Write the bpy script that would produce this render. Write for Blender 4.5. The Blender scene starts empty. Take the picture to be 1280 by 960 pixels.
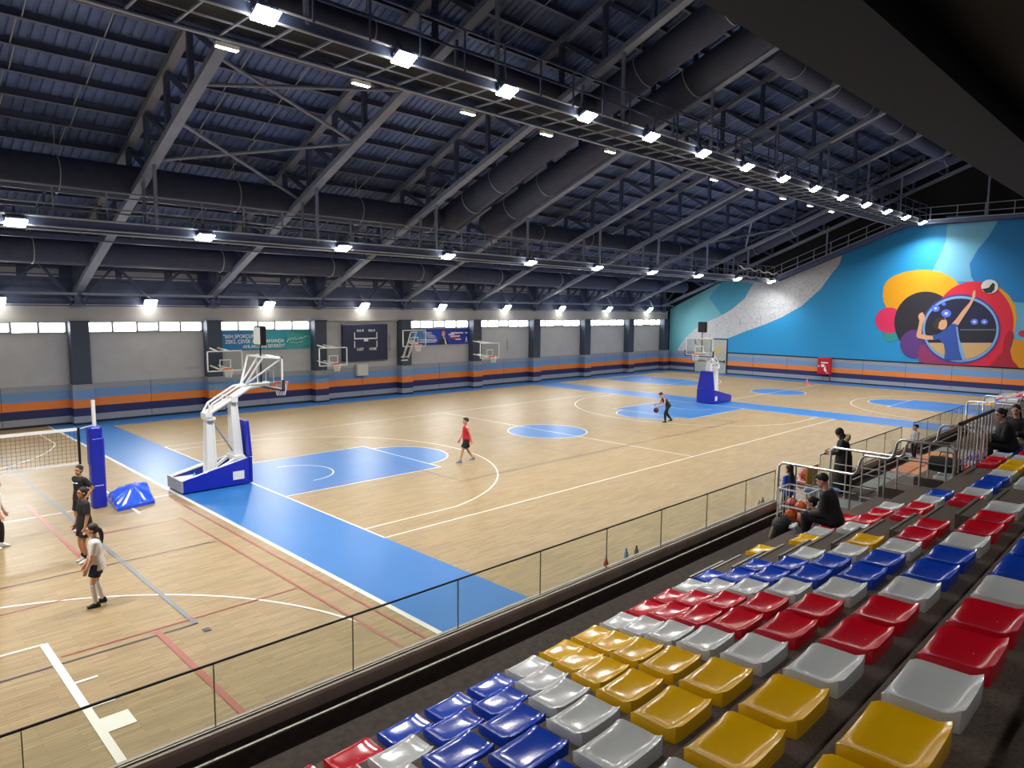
import bpy, bmesh, math, random
from mathutils import Vector, Matrix
random.seed(7)
PI = math.pi
sc = bpy.context.scene
col = sc.collection

# ------------------------------------------------------------------ materials
def lin(c):
    return tuple(((v/255)/12.92 if v/255 <= .04045 else ((v/255+.055)/1.055)**2.4) for v in c) + (1.0,)
MATS = {}
def mat(name, rgb, rough=.5, metal=0., noise=0., scale=8., coat=0., bump=0., emit=0., alpha=1., trans=0., spec=.5):
    if name in MATS: return MATS[name]
    m = bpy.data.materials.new(name); m.use_nodes = True
    nt = m.node_tree; b = nt.nodes['Principled BSDF']
    c = lin(rgb)
    b.inputs['Base Color'].default_value = c
    b.inputs['Roughness'].default_value = rough
    b.inputs['Metallic'].default_value = metal
    b.inputs['Coat Weight'].default_value = coat
    b.inputs['Coat Roughness'].default_value = .08
    b.inputs['Specular IOR Level'].default_value = spec
    if trans: b.inputs['Transmission Weight'].default_value = trans
    if alpha < 1: b.inputs['Alpha'].default_value = alpha
    if emit:
        b.inputs['Emission Color'].default_value = c
        b.inputs['Emission Strength'].default_value = emit
    if noise or bump:
        tc = nt.nodes.new('ShaderNodeTexCoord'); n = nt.nodes.new('ShaderNodeTexNoise')
        n.inputs['Scale'].default_value = scale; n.inputs['Detail'].default_value = 5
        nt.links.new(tc.outputs['Object'], n.inputs['Vector'])
        if noise:
            r = nt.nodes.new('ShaderNodeValToRGB')
            r.color_ramp.elements[0].position = .3; r.color_ramp.elements[1].position = .7
            r.color_ramp.elements[0].color = tuple(v*(1-noise) for v in c[:3])+(1,)
            r.color_ramp.elements[1].color = tuple(min(1, v*(1+noise)) for v in c[:3])+(1,)
            nt.links.new(n.outputs['Fac'], r.inputs['Fac']); nt.links.new(r.outputs['Color'], b.inputs['Base Color'])
        if bump:
            bp = nt.nodes.new('ShaderNodeBump'); bp.inputs['Strength'].default_value = bump; bp.inputs['Distance'].default_value = .02
            nt.links.new(n.outputs['Fac'], bp.inputs['Height']); nt.links.new(bp.outputs['Normal'], b.inputs['Normal'])
    MATS[name] = m
    return m

def wood_floor():
    m = bpy.data.materials.new('sports_parquet'); m.use_nodes = True; nt = m.node_tree; b = nt.nodes['Principled BSDF']
    tc = nt.nodes.new('ShaderNodeTexCoord')
    br = nt.nodes.new('ShaderNodeTexBrick')
    br.inputs['Color1'].default_value = lin((151,130,94)); br.inputs['Color2'].default_value = lin((134,114,81))
    br.inputs['Mortar'].default_value = lin((124,103,72))
    br.inputs['Scale'].default_value = 1.0; br.inputs['Mortar Size'].default_value = .004
    br.inputs['Brick Width'].default_value = .62; br.inputs['Row Height'].default_value = .075
    br.offset = .37
    nt.links.new(tc.outputs['Object'], br.inputs['Vector'])
    n = nt.nodes.new('ShaderNodeTexNoise'); mp = nt.nodes.new('ShaderNodeMapping')
    mp.inputs['Scale'].default_value = (1.2, 14, 1); n.inputs['Scale'].default_value = 1.6; n.inputs['Detail'].default_value = 6
    nt.links.new(tc.outputs['Object'], mp.inputs['Vector']); nt.links.new(mp.outputs['Vector'], n.inputs['Vector'])
    mx = nt.nodes.new('ShaderNodeMix'); mx.data_type = 'RGBA'; mx.blend_type = 'OVERLAY'; mx.inputs['Factor'].default_value = .35
    nt.links.new(br.outputs['Color'], mx.inputs['A']); nt.links.new(n.outputs['Fac'], mx.inputs['B'])
    nt.links.new(mx.outputs['Result'], b.inputs['Base Color'])
    n2 = nt.nodes.new('ShaderNodeTexNoise'); n2.inputs['Scale'].default_value = .35; n2.inputs['Detail'].default_value = 3
    nt.links.new(tc.outputs['Object'], n2.inputs['Vector'])
    mr = nt.nodes.new('ShaderNodeMapRange'); mr.inputs['To Min'].default_value = .40; mr.inputs['To Max'].default_value = .54
    nt.links.new(n2.outputs['Fac'], mr.inputs['Value']); nt.links.new(mr.outputs['Result'], b.inputs['Roughness'])
    b.inputs['Specular IOR Level'].default_value = .4
    return m

def corrugated():
    return mat('roof_deck_steel', (118,140,192), .5, .1, .25, 1.3)

def glass_mat(name, tint=(225,235,230), a=.1):
    m = bpy.data.materials.new(name); m.use_nodes = True; nt = m.node_tree
    for n in list(nt.nodes):
        if n.type == 'BSDF_PRINCIPLED': nt.nodes.remove(n)
    out = [n for n in nt.nodes if n.type == 'OUTPUT_MATERIAL'][0]
    t = nt.nodes.new('ShaderNodeBsdfTransparent'); t.inputs['Color'].default_value = lin(tint)
    g = nt.nodes.new('ShaderNodeBsdfGlossy'); g.inputs['Roughness'].default_value = .02
    fr = nt.nodes.new('ShaderNodeFresnel'); fr.inputs['IOR'].default_value = 1.3
    ge = nt.nodes.new('ShaderNodeNewGeometry'); iv = nt.nodes.new('ShaderNodeMath'); iv.operation = 'SUBTRACT'; iv.inputs[0].default_value = 1; nt.links.new(ge.outputs['Backfacing'], iv.inputs[1])
    mu_ = nt.nodes.new('ShaderNodeMath'); mu_.operation = 'MULTIPLY'; nt.links.new(fr.outputs[0], mu_.inputs[0]); nt.links.new(iv.outputs[0], mu_.inputs[1])
    mx = nt.nodes.new('ShaderNodeMixShader')
    nt.links.new(mu_.outputs[0], mx.inputs[0]); nt.links.new(t.outputs[0], mx.inputs[1]); nt.links.new(g.outputs[0], mx.inputs[2])
    nt.links.new(mx.outputs[0], out.inputs['Surface'])
    return m

# ------------------------------------------------------------------ mesh builder
class MB:
    def __init__(s): s.v = []; s.f = []; s.m = []
    def add(s, vs, fs, mi=0):
        o = len(s.v); s.v += [tuple(v) for v in vs]; s.f += [tuple(i+o for i in f) for f in fs]; s.m += [mi]*len(fs); return s
    def box(s, lo, hi, mi=0):
        x0,y0,z0 = lo; x1,y1,z1 = hi
        return s.add([(x0,y0,z0),(x1,y0,z0),(x1,y1,z0),(x0,y1,z0),(x0,y0,z1),(x1,y0,z1),(x1,y1,z1),(x0,y1,z1)],
              [(3,2,1,0),(4,5,6,7),(0,1,5,4),(1,2,6,5),(2,3,7,6),(3,0,4,7)], mi)
    def bbox(s, lo, hi, r=.02, mi=0):      # box with chamfered vertical and top edges
        x0,y0,z0 = lo; x1,y1,z1 = hi
        def ring(i, z): return [(x0+r+i,y0+i,z),(x1-r-i,y0+i,z),(x1-i,y0+r+i,z),(x1-i,y1-r-i,z),(x1-r-i,y1-i,z),(x0+r+i,y1-i,z),(x0+i,y1-r-i,z),(x0+i,y0+r+i,z)]
        vs = ring(0,z0)+ring(0,z1-r)+ring(r*.7,z1)
        fs = [tuple(reversed(range(8))), tuple(range(16,24))]
        for k in (0,8):
            for i in range(8): fs.append((k+i, k+(i+1)%8, k+8+(i+1)%8, k+8+i))
        return s.add(vs, fs, mi)
    def bar(s, p, q, w, h, mi=0, up=(0,0,1)):
        p = Vector(p); q = Vector(q); d = (q-p).normalized(); u = Vector(up)
        if abs(d.dot(u)) > .97: u = Vector((1,0,0))
        a = d.cross(u).normalized(); b = a.cross(d).normalized()
        a *= w/2; b *= h/2
        vs = [p-a-b,p+a-b,p+a+b,p-a+b,q-a-b,q+a-b,q+a+b,q-a+b]
        return s.add(vs, [(0,1,2,3),(7,6,5,4),(0,4,5,1),(1,5,6,2),(2,6,7,3),(3,7,4,0)], mi)
    def tube(s, pts, r, n=8, mi=0, caps=True):
        pts = [Vector(p) for p in pts]; k = len(pts)
        rs = r if isinstance(r,(list,tuple)) else [r]*k
        vs = []; prev = None
        for i,p in enumerate(pts):
            d = ((pts[min(i+1,k-1)]-pts[max(i-1,0)])).normalized()
            if prev is None:
                u = Vector((0,0,1)) if abs(d.z) < .9 else Vector((1,0,0))
                a = d.cross(u).normalized()
            else:
                a = (prev - d*prev.dot(d)).normalized()
            prev = a; b = d.cross(a)
            for j in range(n):
                t = 2*PI*j/n; vs.append(p + a*(math.cos(t)*rs[i]) + b*(math.sin(t)*rs[i]))
        fs = []
        for i in range(k-1):
            for j in range(n): fs.append((i*n+j, i*n+(j+1)%n, (i+1)*n+(j+1)%n, (i+1)*n+j))
        if caps: fs += [tuple(reversed(range(n))), tuple(range((k-1)*n, k*n))]
        return s.add(vs, fs, mi)
    def lathe(s, c, prof, n=16, mi=0, axis='z'):
        vs = []; k = len(prof)
        for r,h in prof:
            for j in range(n):
                t = 2*PI*j/n; x,y,z = r*math.cos(t), r*math.sin(t), h
                if axis == 'y': x,y,z = x,z,y
                if axis == 'x': x,y,z = z,x,y
                vs.append((c[0]+x,c[1]+y,c[2]+z))
        fs = []
        for i in range(k-1):
            for j in range(n): fs.append((i*n+j, i*n+(j+1)%n, (i+1)*n+(j+1)%n, (i+1)*n+j))
        fs += [tuple(reversed(range(n))), tuple(range((k-1)*n, k*n))]
        return s.add(vs, fs, mi)
    def ball(s, c, r, n=12, m=8, mi=0):
        rr = r if isinstance(r,(list,tuple)) else (r,r,r)
        vs = [(c[0],c[1],c[2]-rr[2])]
        for i in range(1,m):
            p = -PI/2+PI*i/m
            for j in range(n):
                t = 2*PI*j/n; vs.append((c[0]+rr[0]*math.cos(p)*math.cos(t), c[1]+rr[1]*math.cos(p)*math.sin(t), c[2]+rr[2]*math.sin(p)))
        vs.append((c[0],c[1],c[2]+rr[2])); fs = []
        for j in range(n): fs.append((0, 1+(j+1)%n, 1+j))
        for i in range(m-2):
            for j in range(n): a = 1+i*n+j; b = 1+i*n+(j+1)%n; fs.append((a,b,b+n,a+n))
        L = len(vs)-1
        for j in range(n): fs.append((L, 1+(m-2)*n+j, 1+(m-2)*n+(j+1)%n))
        return s.add(vs, fs, mi)
    def prism(s, pts, d, mi=0):            # planar polygon extruded along d
        n = len(pts); d = Vector(d); P = [Vector(p) for p in pts]
        vs = P + [p+d for p in P]
        fs = [tuple(reversed(range(n))), tuple(range(n,2*n))] + [(i,(i+1)%n,n+(i+1)%n,n+i) for i in range(n)]
        return s.add(vs, fs, mi)
    def poly(s, pts, mi=0):
        return s.add(pts, [tuple(range(len(pts)))], mi)
    def build(s, name, mats, parent=None, smooth=False, bevel=0, fix=True):
        me = bpy.data.meshes.new(name); me.from_pydata(s.v, [], s.f)
        mats = mats if isinstance(mats,(list,tuple)) else [mats]
        for m in mats: me.materials.append(m)
        me.polygons.foreach_set('material_index', s.m)
        if fix:
            bm = bmesh.new(); bm.from_mesh(me); bmesh.ops.recalc_face_normals(bm, faces=bm.faces); bm.to_mesh(me); bm.free()
        if smooth:
            me.polygons.foreach_set('use_smooth', [True]*len(me.polygons))
            me.set_sharp_from_angle(angle=math.radians(40))
        me.update()
        o = bpy.data.objects.new(name, me); col.objects.link(o)
        if parent: o.parent = parent
        if bevel:
            b = o.modifiers.new('bevel','BEVEL'); b.width = bevel; b.segments = 2; b.limit_method = 'ANGLE'
        return o

def tag(o, label=None, cat=None, group=None, kind=None):
    if label: o['label'] = label
    if cat: o['category'] = cat
    if group: o['group'] = group
    if kind: o['kind'] = kind
    return o
def thing(name, label, cat, loc=(0,0,0), rz=0, group=None):
    o = bpy.data.objects.new(name, None); col.objects.link(o)
    o.empty_display_size = .1
    o.location = loc; o.rotation_euler = (0,0,rz)
    return tag(o, label, cat, group)
def struct(o): o['kind'] = 'structure'; return o
def dup(o, parent=None, **kw):
    c = o.copy(); col.objects.link(c)
    if parent: c.parent = parent
    for ch in list(o.children):
        if ch.name.startswith('TMP'): continue
        dup(ch, c)
    for k, v in kw.items(): setattr(c, k, v)
    return c
ORD = ['first','second','third','fourth','fifth','sixth','seventh','eighth','ninth','tenth','eleventh','twelfth','thirteenth','fourteenth','fifteenth','sixteenth','seventeenth','eighteenth','nineteenth','twentieth']
def nth(i): return ORD[i] if i < 20 else 'far %s' % ORD[i-20]

# ------------------------------------------------------------------ camera
CAM = Vector((-23.371, -21.235, 5.491)); YAW, PITCH, ROLL, FPX = .789307, -.105717, .0105823, 874.565
fw = Vector((math.cos(PITCH)*math.cos(YAW), math.cos(PITCH)*math.sin(YAW), math.sin(PITCH)))
rt = Vector((math.sin(YAW), -math.cos(YAW), 0)); upv = rt.cross(fw)
cr, sr = math.cos(ROLL), math.sin(ROLL)
R_ = rt*cr + upv*sr; U_ = -rt*sr + upv*cr
cd = bpy.data.cameras.new('camera'); cam = bpy.data.objects.new('camera', cd); col.objects.link(cam)
cam.matrix_world = Matrix(((R_.x,U_.x,-fw.x,CAM.x),(R_.y,U_.y,-fw.y,CAM.y),(R_.z,U_.z,-fw.z,CAM.z),(0,0,0,1)))
cd.sensor_width = 36; cd.lens = FPX/1280*36; cd.clip_end = 300; cd.clip_start = .05
sc.camera = cam
def ray(u, v): return R_*((u-640)/FPX) - U_*((v-480)/FPX) + fw
def on_x(u, v, X): d = ray(u,v); return CAM + d*((X-CAM.x)/d.x)
def on_y(u, v, Y): d = ray(u,v); return CAM + d*((Y-CAM.y)/d.y)
def on_z(u, v, Z): d = ray(u,v); return CAM + d*((Z-CAM.z)/d.z)
# ------------------------------------------------------------------ shared materials
M_wood = wood_floor()
M_blue = mat('blue_court_paint', (40,104,168), .42, noise=.06, scale=.8, spec=.35)
M_white = mat('white_paint', (238,238,232), .45)
M_line = mat('white_court_line', (220,217,208), .35)
M_black_line = mat('dark_court_line', (62,62,66), .4)
M_grey_line = mat('grey_court_line', (104,106,112), .4)
M_red_line = mat('red_court_line', (150,84,72), .4)
M_wall = mat('grey_wall_plaster', (180,182,184), .8, noise=.05, scale=1.5)
M_beamgrey = mat('grey_concrete_beam', (184,185,186), .8, noise=.04, scale=1.2)
M_col = mat('slate_column_paint', (62,72,88), .6, noise=.06, scale=2)
M_s_grey = mat('stripe_grey', (150,154,162), .6, noise=.03)
M_s_blue = mat('stripe_pale_blue', (112,150,194), .6, noise=.03)
M_s_org = mat('stripe_orange', (232,132,58), .6, noise=.03)
M_s_navy = mat('stripe_navy', (38,42,92), .6)
M_base = mat('dark_skirting', (30,34,44), .5)
M_dark = mat('dark_steel_paint', (84,96,130), .5, .1, noise=.1, scale=2)
M_darker = mat('black_ceiling_paint', (12,13,16), .8)
M_chord = mat('grey_truss_paint', (142,152,174), .5, .1, noise=.08, scale=2)
M_duct = mat('grey_fabric_duct', (76,84,112), .75, noise=.1, scale=3)
M_pale = mat('pale_galvanised_steel', (190,198,210), .45, .1)
M_steel = mat('brushed_stainless_steel', (200,200,198), .28, .9)
M_soffit = mat('charcoal_soffit_paint', (36,43,56), .9, noise=.08, scale=6)
M_win = mat('bright_daylight_pane', (250,252,255), .3, emit=12.0)
M_frame = mat('window_frame_grey', (150,152,156), .5)
M_black = mat('black_plastic', (18,18,20), .4)
XE, XW, YF, YB = 34.0, -46.0, 15.9, -29.0

# ------------------------------------------------------------------ floor with its painted courts (one mesh)
fl = MB()
fl.poly([(XW,YB,0),(XE,YB,0),(XE,YF,0),(XW,YF,0)], 0)
def patch(x0,y0,x1,y1,mi=1,z=.002): fl.poly([(x0,y0,z),(x1,y0,z),(x1,y1,z),(x0,y1,z)], mi)
def seg(p, q, w=.05, mi=2, z=.006):
    p = Vector((p[0],p[1],z)); q = Vector((q[0],q[1],z)); d = (q-p).normalized(); n = Vector((-d.y,d.x,0))*w/2
    fl.poly([p-n,q-n,q+n,p+n], mi)
def arc(cx, cy, r, a0, a1, w=.05, mi=2, z=.006, n=48):
    for i in range(n):
        t0 = a0+(a1-a0)*i/n; t1 = a0+(a1-a0)*(i+1)/n
        fl.poly([(cx+(r-w/2)*math.cos(t0),cy+(r-w/2)*math.sin(t0),z),(cx+(r+w/2)*math.cos(t0),cy+(r+w/2)*math.sin(t0),z),
                 (cx+(r+w/2)*math.cos(t1),cy+(r+w/2)*math.sin(t1),z),(cx+(r-w/2)*math.cos(t1),cy+(r-w/2)*math.sin(t1),z)], mi)
def disc(cx, cy, r, a0=0, a1=2*PI, mi=1, z=.003, n=48):
    fl.poly([(cx+r*math.cos(a0+(a1-a0)*i/n),cy+r*math.sin(a0+(a1-a0)*i/n),z) for i in range(n+1 if a1-a0 < 6.2 else n)], mi)
# blue run-offs
patch(-16.2,-14.2,-14,YF); patch(14,-14.2,16.5,YF); patch(-14,14.25,14,YF); patch(32.2,-14.2,XE,YF); patch(16.5,14.25,32.2,YF)
def court(cx, cy, ang, hw=7.5, hl=14.0, keys=True, w=.05):
    ca, sa = math.cos(ang), math.sin(ang)
    def T(a,b): return (cx+a*ca-b*sa, cy+a*sa+b*ca)
    for s in (-1,1):
        seg(T(s*hl,-hw),T(s*hl,hw)); seg(T(-hl,s*hw),T(hl,s*hw))
        if keys:
            ps = [T(s*hl,-2.45),T(s*(hl-5.8),-2.45),T(s*(hl-5.8),2.45),T(s*hl,2.45)]
            fl.poly([(p[0],p[1],.0035) for p in ps], 1)
            a_in = ang + (0 if s < 0 else PI)
            c = T(s*(hl-5.8),0); disc(c[0],c[1],1.8,a_in-PI/2,a_in+PI/2,1,.0035,24)
        a_in = ang + (0 if s < 0 else PI)
        c = T(s*(hl-5.8),0); arc(c[0],c[1],1.8,a_in-PI/2,a_in+PI/2,n=24)
        seg(T(s*hl,-2.45),T(s*(hl-5.8),-2.45)); seg(T(s*hl,2.45),T(s*(hl-5.8),2.45)); seg(T(s*(hl-5.8),-2.45),T(s*(hl-5.8),2.45))
        h = T(s*(hl-1.575),0); al = math.acos(math.sqrt(1-(6.6/6.75)**2))
        arc(h[0],h[1],6.75,a_in-al,a_in+al)
        xl = 6.75*math.cos(al)
        for t in (-1,1): seg(T(s*hl,t*6.6),T(s*(hl-1.575-xl),t*6.6))
        arc(h[0],h[1],1.25,a_in-PI/2,a_in+PI/2,n=24)
    seg(T(0,-hw),T(0,hw))
    arc(cx,cy,1.8,0,2*PI)
    if keys: disc(cx,cy,1.8)
court(0,0,0); court(23.9,.1,PI/2,7.4,13.6)
court(-23.55,0,PI/2,7.4,14.0,keys=False)
seg((-16.2,-14.2),(-16.2,YF),.07)
# key edge of the cross court is painted broad, with its lane blocks
seg((-21.1,-14),(-21.1,-8.2),.11,2,.0085); patch(-21.05,-11.55,-20.7,-11.15,2,.008); seg((-21.05,-9.9),(-20.75,-9.9),.06,2,.008); seg((-21.05,-10.75),(-20.75,-10.75),.06,2,.008)
# volleyball and other courts in grey, dark and red
seg((-19.03,8.9),(-19.03,-9.13),.09,4,.008); seg((-28.1,-9.12),(-19.0,-9.12),.045,3,.008); seg((-28.1,8.9),(-19.03,8.9),.045,3,.008)
patch(-19.05,-9.55,-18.93,-9.4,3,.008)
seg((-19.6,1.5),(-19.6,-4.4),.09,5,.009); seg((-19.62,-8.95),(-19.6,-14),.1,5,.009); seg((-21.0,-8.87),(-16.95,-8.87),.05,5,.009)
seg((-16.46,-.2),(-16.46,-14),.06,5,.009); seg((-16.94,-2.6),(-16.94,-14),.06,5,.009); seg((-16.94,-2.6),(-19.0,-2.6),.05,5,.009)
seg((-28,-5.0),(-17,-5.0),.035,3,.009); seg((-28,-6.6),(-20.2,-6.4),.035,5,.009); seg((-17.6,2.5),(-17.6,-1.4),.06,2,.007)
for y in (-4.5, 4.5): seg((-9,y),(9,y),.04,3,.0065)
for x in (-9,-3,0,3,9): seg((x,-4.5),(x,4.5),.04,3 if x else 2,.0062)
seg((-13.4,-2.05),(-8.9,-2.05),.04,5,.0066)
floor = struct(fl.build('floor', [M_wood,M_blue,M_line,M_black_line,M_grey_line,M_red_line]))

# ------------------------------------------------------------------ window-side wall
BAY = 6.1; X0C = -14.85
COLX = [X0C+BAY*k for k in range(-5,9)]
wl = MB()
bands = [(0,.10,4),(.10,.40,0),(.40,.78,3),(.78,1.16,2),(1.16,1.60,1),(1.60,1.86,0)]
def striped(mb, x0, x1, y0, y1, flip=None):
    for z0,z1,mi in bands: mb.box((x0,y0,z0),(x1,y1,z1),mi)
striped(wl, XW, XE, YF, YF+.3)
wl.box((XW,YF+.06,1.86),(XE,YF+.3,4.22),5)
wl.box((XW,YF-.18,4.72),(XE,YF+.3,5.44),6)
wl.box((XW,YF+.02,5.44),(XE,YF+.3,8.6),7)
for k in range(8): wl.box((XW,YF-.03,5.62+k*.3),(XE,YF+.02,5.68+k*.3),7)
wl.box((XW,YF-.2,5.44),(XE,YF-.12,5.5),7)
for k in range(-5,8):
    for a, c in ((.6,1.7),(2.0,3.9),(4.3,5.5)): wl.box((X0C+BAY*k+a,YF-.005,6.75),(X0C+BAY*k+c,YF+.02,7.2),8)
wl.box((XW,YF-.24,5.5),(XE,YF-.2,5.53),8)
for x in [X0C+BAY*k+.5*BAY for k in range(-5,8)]: wl.box((x,YF-.004,.1),(x+.02,YF,1.86),4)
struct(wl.build('wall_back', [M_s_grey,M_s_blue,M_s_org,M_s_navy,M_base,M_wall,M_beamgrey,M_dark,M_pale]))
# one column, copied: slate shaft on a striped padded plinth
cb = MB(); cb.box((-.38,15.42,1.86),(.38,15.96,4.74),0); 
cb.box((-.42,15.36,4.72),(.42,15.8,4.78),0)
pl = MB(); striped(pl, -.43, .43, 15.34, 15.92)
first = None
for k, x in enumerate(COLX):
    if x < -16: continue
    if first is None:
        t = thing('wall_column','', ''); cb.build('shaft', M_col, t); pl.build('striped_plinth', [M_s_grey,M_s_blue,M_s_org,M_s_navy,M_base], t); first = t
    else: t = dup(first)
    t.location = (x,0,0); t['kind'] = 'structure'; t.name = 'trim_%d' % (k+1)
    if k == 13: t.location = (33.4,0,0)
# windows: one strip of five panes per bay, none over the scoreboard
wn = 0
for k in range(-5, 8):
    x0 = X0C+BAY*k+.46; x1 = X0C+BAY*(k+1)-.46
    if x1 < -17.5 and k < -1: continue
    wn += 1
    if k == 2:
        b = MB(); b.box((x0-.1,YF+.06,4.2),(x1+.1,YF+.3,4.74)); struct(b.build('trim_%d' % (30+k), M_wall)); continue
    root = thing('window_%d' % wn, '', ''); root['kind'] = 'structure'
    fr = MB(); pn = MB(); w = (x1-x0)
    xs = [0,.2,.41,.6,.8,1.0]
    fr.box((x0-.1,YF+.04,4.18),(x1+.1,YF+.3,4.26)); fr.box((x0-.1,YF+.04,4.68),(x1+.1,YF+.3,4.74))
    fr.box((x0-.1,YF+.04,4.2),(x0,YF+.3,4.7)); fr.box((x1,YF+.04,4.2),(x1+.1,YF+.3,4.7))
    for a in xs[1:-1]: fr.box((x0+a*w-.05,YF+.05,4.24),(x0+a*w+.05,YF+.2,4.7))
    for i in range(5):
        pn.box((x0+xs[i]*w+.03,YF+.14,4.26+(.03 if i == 2 else 0)),(x0+xs[i+1]*w-.03,YF+.16,4.68-(.02 if i == 2 else 0)))
        if i == 2: fr.box((x0+xs[i]*w,YF+.12,4.25),(x0+xs[i+1]*w,YF+.18,4.30))
    fr.build('window_frame', M_frame, root); pn.build('pane', M_win, root)
# ------------------------------------------------------------------ end wall: striped dado, black gable, other walls
ew = MB()
for z0,z1,mi in bands: ew.box((XE,YB,z0),(XE+.3,YF+.3,z1),mi)
ew.box((XE+.05,YB,1.86),(XE+.3,YF+.3,22),5)
ew.box((XE-.02,YB,1.86),(XE+.06,YF+.3,1.92),4)
for y in range(-14,16,3): ew.box((XE-.004,y,.1),(XE,y+.02,1.86),4)
struct(ew.build('wall_right', [M_s_grey,M_s_blue,M_s_org,M_s_navy,M_base,M_darker]))
b = MB(); b.box((XW-.3,YB,0),(XW,YF+.3,22)); struct(b.build('wall_left', M_wall))
b = MB(); b.box((XW,YB-.3,0),(XE,YB,22)); struct(b.build('wall_front', M_darker))
# dropped soffit over the stands
b = MB(); b.box((XW,-17.2,10.0),(XE,-15.5,10.75)); struct(b.build('ceiling_beam', M_soffit))
b = MB(); b.box((XW,YB,10.7),(XE,-17.2,10.9)); struct(b.build('ceiling_rear', M_darker))
b = MB(); b.box((XW,-15.9,10.75),(XE,-15.6,21)); struct(b.build('wall_upper', M_darker))

# ------------------------------------------------------------------ roof: corrugated deck, trusses, purlins
def zdeck(y): return 14.75-.42*y if y > -9 else 18.53+.42*(y+9)
def zch(y): return 12.28-.40*y if y > -9 else 15.88+.40*(y+9)
def deck(y0, y1):
    mb = MB(); p = .3; n = int((XE-XW)/p); vs = []
    for i in range(n+1):
        x = XW+i*p
        for dx,dz in ((0,0),(.16,0),(.19,.07),(.27,.07)):
            vs.append((x+dx,y0,zdeck(y0)+dz)); vs.append((x+dx,y1,zdeck(y1)+dz))
    fs = [(2*i,2*i+1,2*i+3,2*i+2) for i in range(len(vs)//2-1)]
    mb.add(vs, fs); return mb
struct(deck(-9,16.3).build('ceiling', corrugated())); struct(deck(-16,-9).build('ceiling_far', corrugated()))
TY = [15.6-2.05*i for i in range(13)]       # panel points, eave to ridge and beyond
def bottom_pt(y): return Vector((0,y,zch(y)))
def top_pt(y): return Vector((0,y,zdeck(y)-.38))
tr0 = thing('roof_truss', '', 'roof truss', (X0C,0,0))
m = MB(); m.bar((0,15.75,zch(15.75)),(0,-9,zch(-9)),.34,.2); m.bar((0,-9,zch(-9)),(0,-15.6,zch(-15.6)),.34,.2)
m.build('bottom_chord', M_chord, tr0)
m = MB(); m.bar((0,16,zdeck(16)-.38),(0,-9,zdeck(-9)-.38),.3,.22); m.bar((0,-9,zdeck(-9)-.38),(0,-15.6,zdeck(-15.6)-.38),.3,.22)
m.build('top_chord', M_chord, tr0)
for i, y in enumerate(TY):
    if i:
        m = MB(); m.bar(bottom_pt(y), top_pt(y), .16, .16); m.build('web_post', M_dark, tr0)
    if i < len(TY)-1:
        a, c = (top_pt(y), bottom_pt(TY[i+1])) if i else (bottom_pt(15.6), top_pt(TY[1]))
        m = MB(); m.bar(a, c, .14, .14); m.build('web_diagonal', M_dark, tr0)
m = MB(); m.box((-.28,15.3,5.44),(.28,15.85,5.56)); m.bar((0,15.6,5.5),(0,15.6,7.9),.24,.24); m.build('bearing_shoe', M_dark, tr0)
ts = [tr0]
wherek = {0:'crossing the picture from the column beside the volleyball post', 1:'rising from the column behind the first wall hoop', 2:'rising from the column beside the scoreboard',
  3:'rising from the column at the blue banner', 4:'rising from the column behind the hoop past the blue banner', 5:'rising from the fourth column before the end wall',
  6:'rising from the third column before the end wall',7:'rising from the second column before the end wall',8:'standing next to the end wall mural'}
for k in range(-1, 9):
    t = tr0 if k == 0 else dup(tr0)
    t.location = (X0C+BAY*k if k < 8 else 33.2, 0, 0)
    t['label'] = 'grey steel roof truss ' + wherek.get(k, 'nearest the camera, cut by the upper picture corner'); t['group'] = 'roof trusses'
# purlins
py = 15.6; pk = 0
pur0 = None
while py > -15:
    m = MB(); z = zdeck(py)-.13
    if pur0 is None:
        m.box((XW,-.04,-.12),(XE,.04,.1),0); m.box((XW,-.11,-.13),(XE,.04,-.11),1); pur0 = m.build('roof_purlin', [M_dark,M_chord]); o = pur0
    else: o = dup(pur0)
    o.location = (0,py,z)
    tag(o, 'dark steel purlin under the roof deck, %s from the window wall' % nth(pk), 'purlin', 'purlins under the roof deck'); pk += 1
    py -= 1.07
# sag rods between purlins at mid bay
sr0 = None; cnt = 0
for k in range(-1,8):
    for q in (1,2):
        x = X0C+BAY*(k+q/3.0)
        if sr0 is None:
            m = MB(); yy = 14.5; j = 0
            while yy > -8.6:
                a = Vector((0+(j%2)*.12,yy,zdeck(yy)-.24)); c = Vector((0+(j%2)*.12,yy-1.07,zdeck(yy-1.07)-.24)); m.bar(a,c,.03,.03); yy -= 1.07; j += 1
            sr0 = m.build('sag_rod', M_pale); o = sr0
        else: o = dup(sr0)
        o.location = (x,0,0); cnt += 1
        tag(o, 'thin pale sag rod line across the purlins, %s roof bay, %s of its pair' % (nth(k+1), ('nearer','farther')[q-1]), 'rod', 'sag rods under the roof')
# cross bracing pipes at chord level
for i, (a, c) in enumerate((((0,4.8),(1,1.9)),((0,2.5),(1,6.2)),((0,.7),(1,-1.2)),((0,-.6),(1,2.0)),((6,5),(7,1.5)),((6,1.5),(7,5)))):
    m = MB(); p = Vector((X0C+BAY*a[0],a[1],zch(a[1])+.05)); q = Vector((X0C+BAY*c[0],c[1],zch(c[1])+.05+(.12 if i % 2 else 0)))
    m.tube([p,q], .06, 8)
    tag(m.build('brace_pipe', M_chord, smooth=True), 'thin grey bracing pipe between two roof trusses, %s of them' % nth(i), 'brace', 'bracing pipes')
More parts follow.
